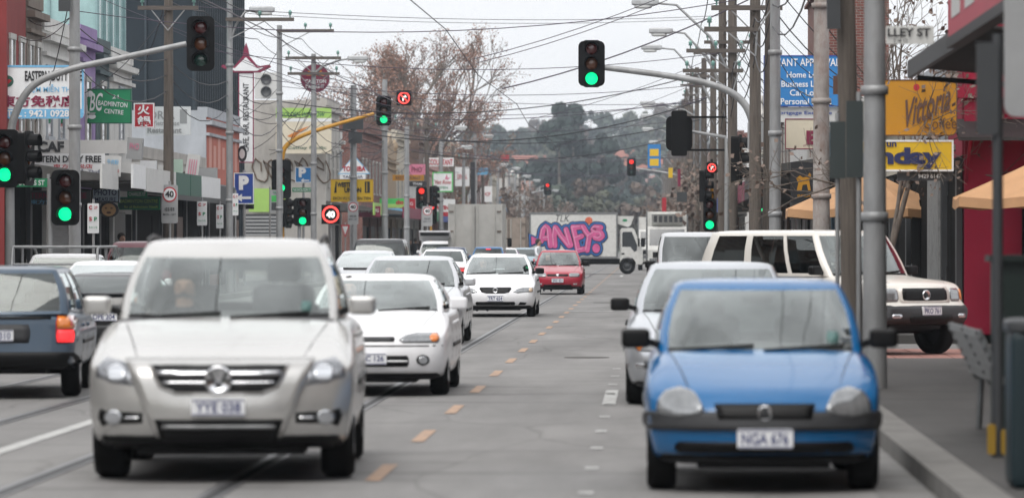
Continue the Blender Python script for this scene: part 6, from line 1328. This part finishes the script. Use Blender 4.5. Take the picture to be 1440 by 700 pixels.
# ------------------------------------------------------------------ people
skin = pbr('skin', (.42, .25, .18), .6, var=.08); hairm = pbr('hair_dark', (.02, .016, .013), .7); denim = pbr('denim', (.03, .04, .07), .9, var=.25); blackc = pbr('cloth_black', (.02, .02, .022), .9, var=.2); whitec = pbr('cloth_white', (.62, .64, .67), .9, var=.1); orangec = pbr('cloth_orange', (.65, .09, .02), .85, var=.15)
def person(label, x, y, h, rot, top, bot, pose='walk', z=.13):
    t = thing('person', label, 'person', (x, y, z), R(rot)); k = h / 1.75
    J = {'pel': (0, 0, .93, .14), 'sp': (0, .01, 1.15, .135), 'ch': (0, 0, 1.36, .15), 'nk': (0, -.02, 1.50, .058), 'hd0': (0, -.03, 1.57, .075), 'hd': (0, -.035, 1.66, .098), 'hd2': (0, -.02, 1.725, .06),
         'sl': (-.19, 0, 1.42, .065), 'sr': (.19, 0, 1.42, .065), 'hl': (-.09, 0, .88, .095), 'hr': (.09, 0, .88, .095)}
    if pose == 'reach': J.update(el=(-.34, -.12, 1.2, .046), wl=(-.5, -.3, 1.12, .034), fl=(-.55, -.36, 1.1, .03), er=(.27, .06, 1.14, .046), wr=(.25, -.1, .93, .034), fr=(.25, -.15, .86, .03))
    else: J.update(el=(-.25, .08, 1.14, .046), wl=(-.24, -.04, .91, .034), fl=(-.24, -.08, .82, .03), er=(.25, -.06, 1.14, .046), wr=(.23, -.2, .95, .034), fr=(.23, -.25, .88, .03))
    if pose == 'sit': J.update(el=(-.24, -.2, 1.12, .046), wl=(-.14, -.42, 1.2, .034), fl=(-.12, -.47, 1.22, .03), er=(.24, -.2, 1.12, .046), wr=(.14, -.42, 1.2, .034), fr=(.12, -.47, 1.22, .03))
    J.update(kl=(-.10, -.16, .50, .062), al=(-.10, -.12, .09, .042), tl=(-.11, -.30, .04, .035), kr=(.10, .04, .50, .062), ar=(.10, .26, .12, .042), tr=(.11, .12, .04, .035))
    if pose == 'sit': J.update(kl=(-.12, -.42, .95, .062), al=(-.12, -.62, .58, .042), tl=(-.12, -.74, .54, .035), kr=(.12, -.42, .95, .062), ar=(.12, -.62, .58, .042), tr=(.12, -.74, .54, .035))
    names = list(J); E = [('pel','sp'),('sp','ch'),('ch','nk'),('nk','hd0'),('hd0','hd'),('hd','hd2'),('ch','sl'),('ch','sr'),('sl','el'),('el','wl'),('wl','fl'),('sr','er'),('er','wr'),('wr','fr'),('pel','hl'),('pel','hr'),('hl','kl'),('kl','al'),('al','tl'),('hr','kr'),('kr','ar'),('ar','tr')]
    me = bpy.data.meshes.new('body'); me.from_pydata([[c*k for c in J[n][:3]] for n in names], [(names.index(a), names.index(b_)) for a, b_ in E], [])
    o = bpy.data.objects.new('body', me); C.objects.link(o); sk = o.modifiers.new('s', 'SKIN'); sv = me.skin_vertices[0].data
    for i, n in enumerate(names): sv[i].radius = (J[n][3]*k, J[n][3]*k*(.72 if n in ('pel', 'sp', 'ch') else 1)); sv[i].use_root = n == 'pel'
    o.modifiers.new('sub', 'SUBSURF').levels = 2
    m2 = bpy.data.meshes.new_from_object(o.evaluated_get(bpy.context.evaluated_depsgraph_get())); o.modifiers.clear(); o.data = m2; o.parent = t
    for m in (skin, top, bot, blackc): m2.materials.append(m)
    hands = [Vector(J[n][:3])*k for n in ('fl', 'fr')]
    for p in m2.polygons:
        c = p.center; p.use_smooth = True
        p.material_index = 3 if c.z < .1*k else 2 if c.z < .93*k and abs(c.x) < .2*k else 0 if (c.z > 1.5*k or min((c - q).length for q in hands) < .1) else 1
    b = MB(); b.lathe([(.0, .115), (.06, .10), (.10, .05), (.108, 0), (.10, -.05), (.07, -.08)], 14, 'z', (0, 0, 0)); b.v = [(x_*k, y_*k*1.05, z_*k) for x_, y_, z_ in b.v]; b.build('hair', hairm, t, (0, .015*k, 1.68*k))
    b = MB()
    for s in (-.035, .035): b.cbox((s*k, -.128*k, 1.665*k), .02, .01, .012)
    b.cbox((0, -.12*k, 1.60*k), .045, .012, .01); b.build('face_features', hairm, t)
    b = MB(); b.rbox((0, -.135*k, 1.635*k), .03, .04, .05, .5); b.build('nose', skin, t)
    return t
person('man in a white hooded top stepping out before the painted truck', X(757, 165), 165, 1.76, 60, whitec, denim, 'reach', 0)
person('pedestrian in dark clothes on the left footpath beside the open tailgate wagon', X(584, 246), 246, 1.72, 170, blackc, denim)
person('second dark clothed pedestrian just left of the first, far footpath', X(577, 249), 249, 1.66, 10, s_dgrey, blackc)
person('person in an orange top under the awnings on the left', X(171, 112), 112, 1.75, 30, orangec, blackc)
for lb, x, y, z, tp in (('driver in a dark jumper at the wheel of the silver SUV', -3.42, 31.5, -.27, blackc), ('driver in a pale shirt at the wheel of the white small sedan', -3.37, 48.15, -.46, whitec), ('driver in black at the wheel of the white saloon with the oval grille', -3.77, 97.45, -.40, blackc), ('driver in grey at the wheel of the dark red car', -3.25, 137.95, -.42, s_dgrey), ('driver at the wheel of the silver saloon in the queue', -4.32, 71.25, -.42, denim)):
    person(lb, x, y, 1.72, 0, tp, denim, 'sit', z)
# ------------------------------------------------------------------ wires
def wire(P, r, label, group, m=wire_m, name='overhead_wire'):
    b = MB(); b.tube(P, r, 4); o = b.build(name, m, None, fix=False); return tag(o, label, 'cable', group)
def sagw(a, c, sag, n=14): a = Vector(a); c = Vector(c); return [a.lerp(c, i/n) - Vector((0, 0, sag*4*(i/n)*(1-i/n))) for i in range(n+1)]
random.seed(31)
for i, (xa, za) in enumerate(((-3.64, 5.35), (-6.77, 5.35))):
    P = []
    for k in range(40):
        P.append(Vector((xa + (.12 if k % 2 else -.12), 14 + 20*k, za + .02*random.random())))
    wire(P, .011, ['right hand contact wire running above the tram tracks', 'left hand contact wire running above the tram tracks'][i], 'tram contact wires', wire_p, 'tram_wire')
dl = sorted([d for d, h in P_L]); dr = sorted([d for d, h in P_R])
for i, d in enumerate(dl[:13]):
    d2 = min(dr, key=lambda v: abs(v - d - 3)); z = 6.9 + random.uniform(-.3, .5)
    wire(sagw((-12.9, d, z), (2.4, d2, z + random.uniform(-.3, .6)), random.uniform(.25, .7), 16), .010 if d < 160 else .014, 'thin span wire crossing the street between poles', 'span wires across the street', wire_p, 'span_wire')
for d, za, zb, sg, r in ((150, 6.6, 7.9, .9, .018), (172, 6.3, 7.6, 1.1, .024), (196, 6.9, 7.4, .9, .022), (232, 6.6, 7.7, .9, .024)):
    wire(sagw((-12.9, d, za), (2.4, d + 4, zb), sg, 18), r, 'thick black cable sagging across the street', 'thick cables across the street')
for d, za, zb in ((118, 8.2, 9.3), (137, 9.0, 10.2)):
    wire(sagw((-12.9, d, za), (2.4, d + 26, zb), .25, 12), .009, 'thin telephone wire slanting high across the sky', 'telephone wires across the sky', wire_p)
for i in range(3):
    for s in (-1, 1):
        xa = -12.9 if s < 0 else 2.4; off = (-.75, .05, .8)[i]; z = (8.75, 8.8, 8.75)[i] if s < 0 else (8.5, 8.55, 8.5)[i]; P = []
        dd = [96, 115, 131, 149, 164, 186, 208, 228, 248, 265, 282, 298, 317, 332, 348] if s < 0 else [30, 50, 81, 94, 117, 133, 158, 185, 212, 240, 267, 294, 327, 360, 400]
        for a, c in zip(dd, dd[1:]): P += sagw((xa + off, a, z), (xa + off, c, z), .22, 6)[:-1]
        wire(P, .014, 'power line strung from pole to pole along the %s kerb' % ('left' if s < 0 else 'right'), 'power lines along the %s kerb' % ('left' if s < 0 else 'right'))
    for s in (-1, 1):
        xa = -12.9 if s < 0 else 2.4; z = 6.6 - i*.42; P = []
        dd = [96, 115, 131, 149, 164, 186, 208, 228, 248, 300] if s < 0 else [45, 58, 81, 94, 117, 133, 158, 185, 212, 267, 327]
        for a, c in zip(dd, dd[1:]): P += sagw((xa - .05, a, z), (xa - .05, c, z), .35 + .12*i, 6)[:-1]
        wire(P, .015, 'thick low cable looping between the poles on the %s' % ('left' if s < 0 else 'right'), 'low cables along the %s kerb' % ('left' if s < 0 else 'right'))
for i in range(26):
    d = random.choice(dl[:8]); z = random.uniform(6, 8.6); yb = d + random.uniform(-9, 16)
    wire(sagw((-12.9, d, z), (BL, max(104, yb), random.uniform(4.6, 7.4)), random.uniform(.1, .6), 10), .012, 'house service wire from a left pole to the shop fronts', 'service wires on the left')
for i in range(20):
    d = random.choice(dr[2:10]); z = random.uniform(5.5, 8.4)
    wire(sagw((2.4, d, z), (BR - .1, d + random.uniform(-6, 16), random.uniform(4., 5.5)), random.uniform(.1, .6), 10), .012, 'house service wire from a right pole to the shop fronts', 'service wires on the right')
for i in range(7):                                          # guy lines and pull-offs
    d = dl[i]; wire(sagw((-12.9, d, 7.4), (-6.8, d + 9, 5.45), .2, 8), .008, 'pull-off wire holding the tram wire from a left pole', 'pull-off wires on the left', wire_p, 'pull_off_wire')
    d = dr[i + 2]; wire(sagw((2.4, d, 7.2), (-3.6, d + 9, 5.45), .2, 8), .008, 'pull-off wire holding the tram wire from a right pole', 'pull-off wires on the right', wire_p, 'pull_off_wire')
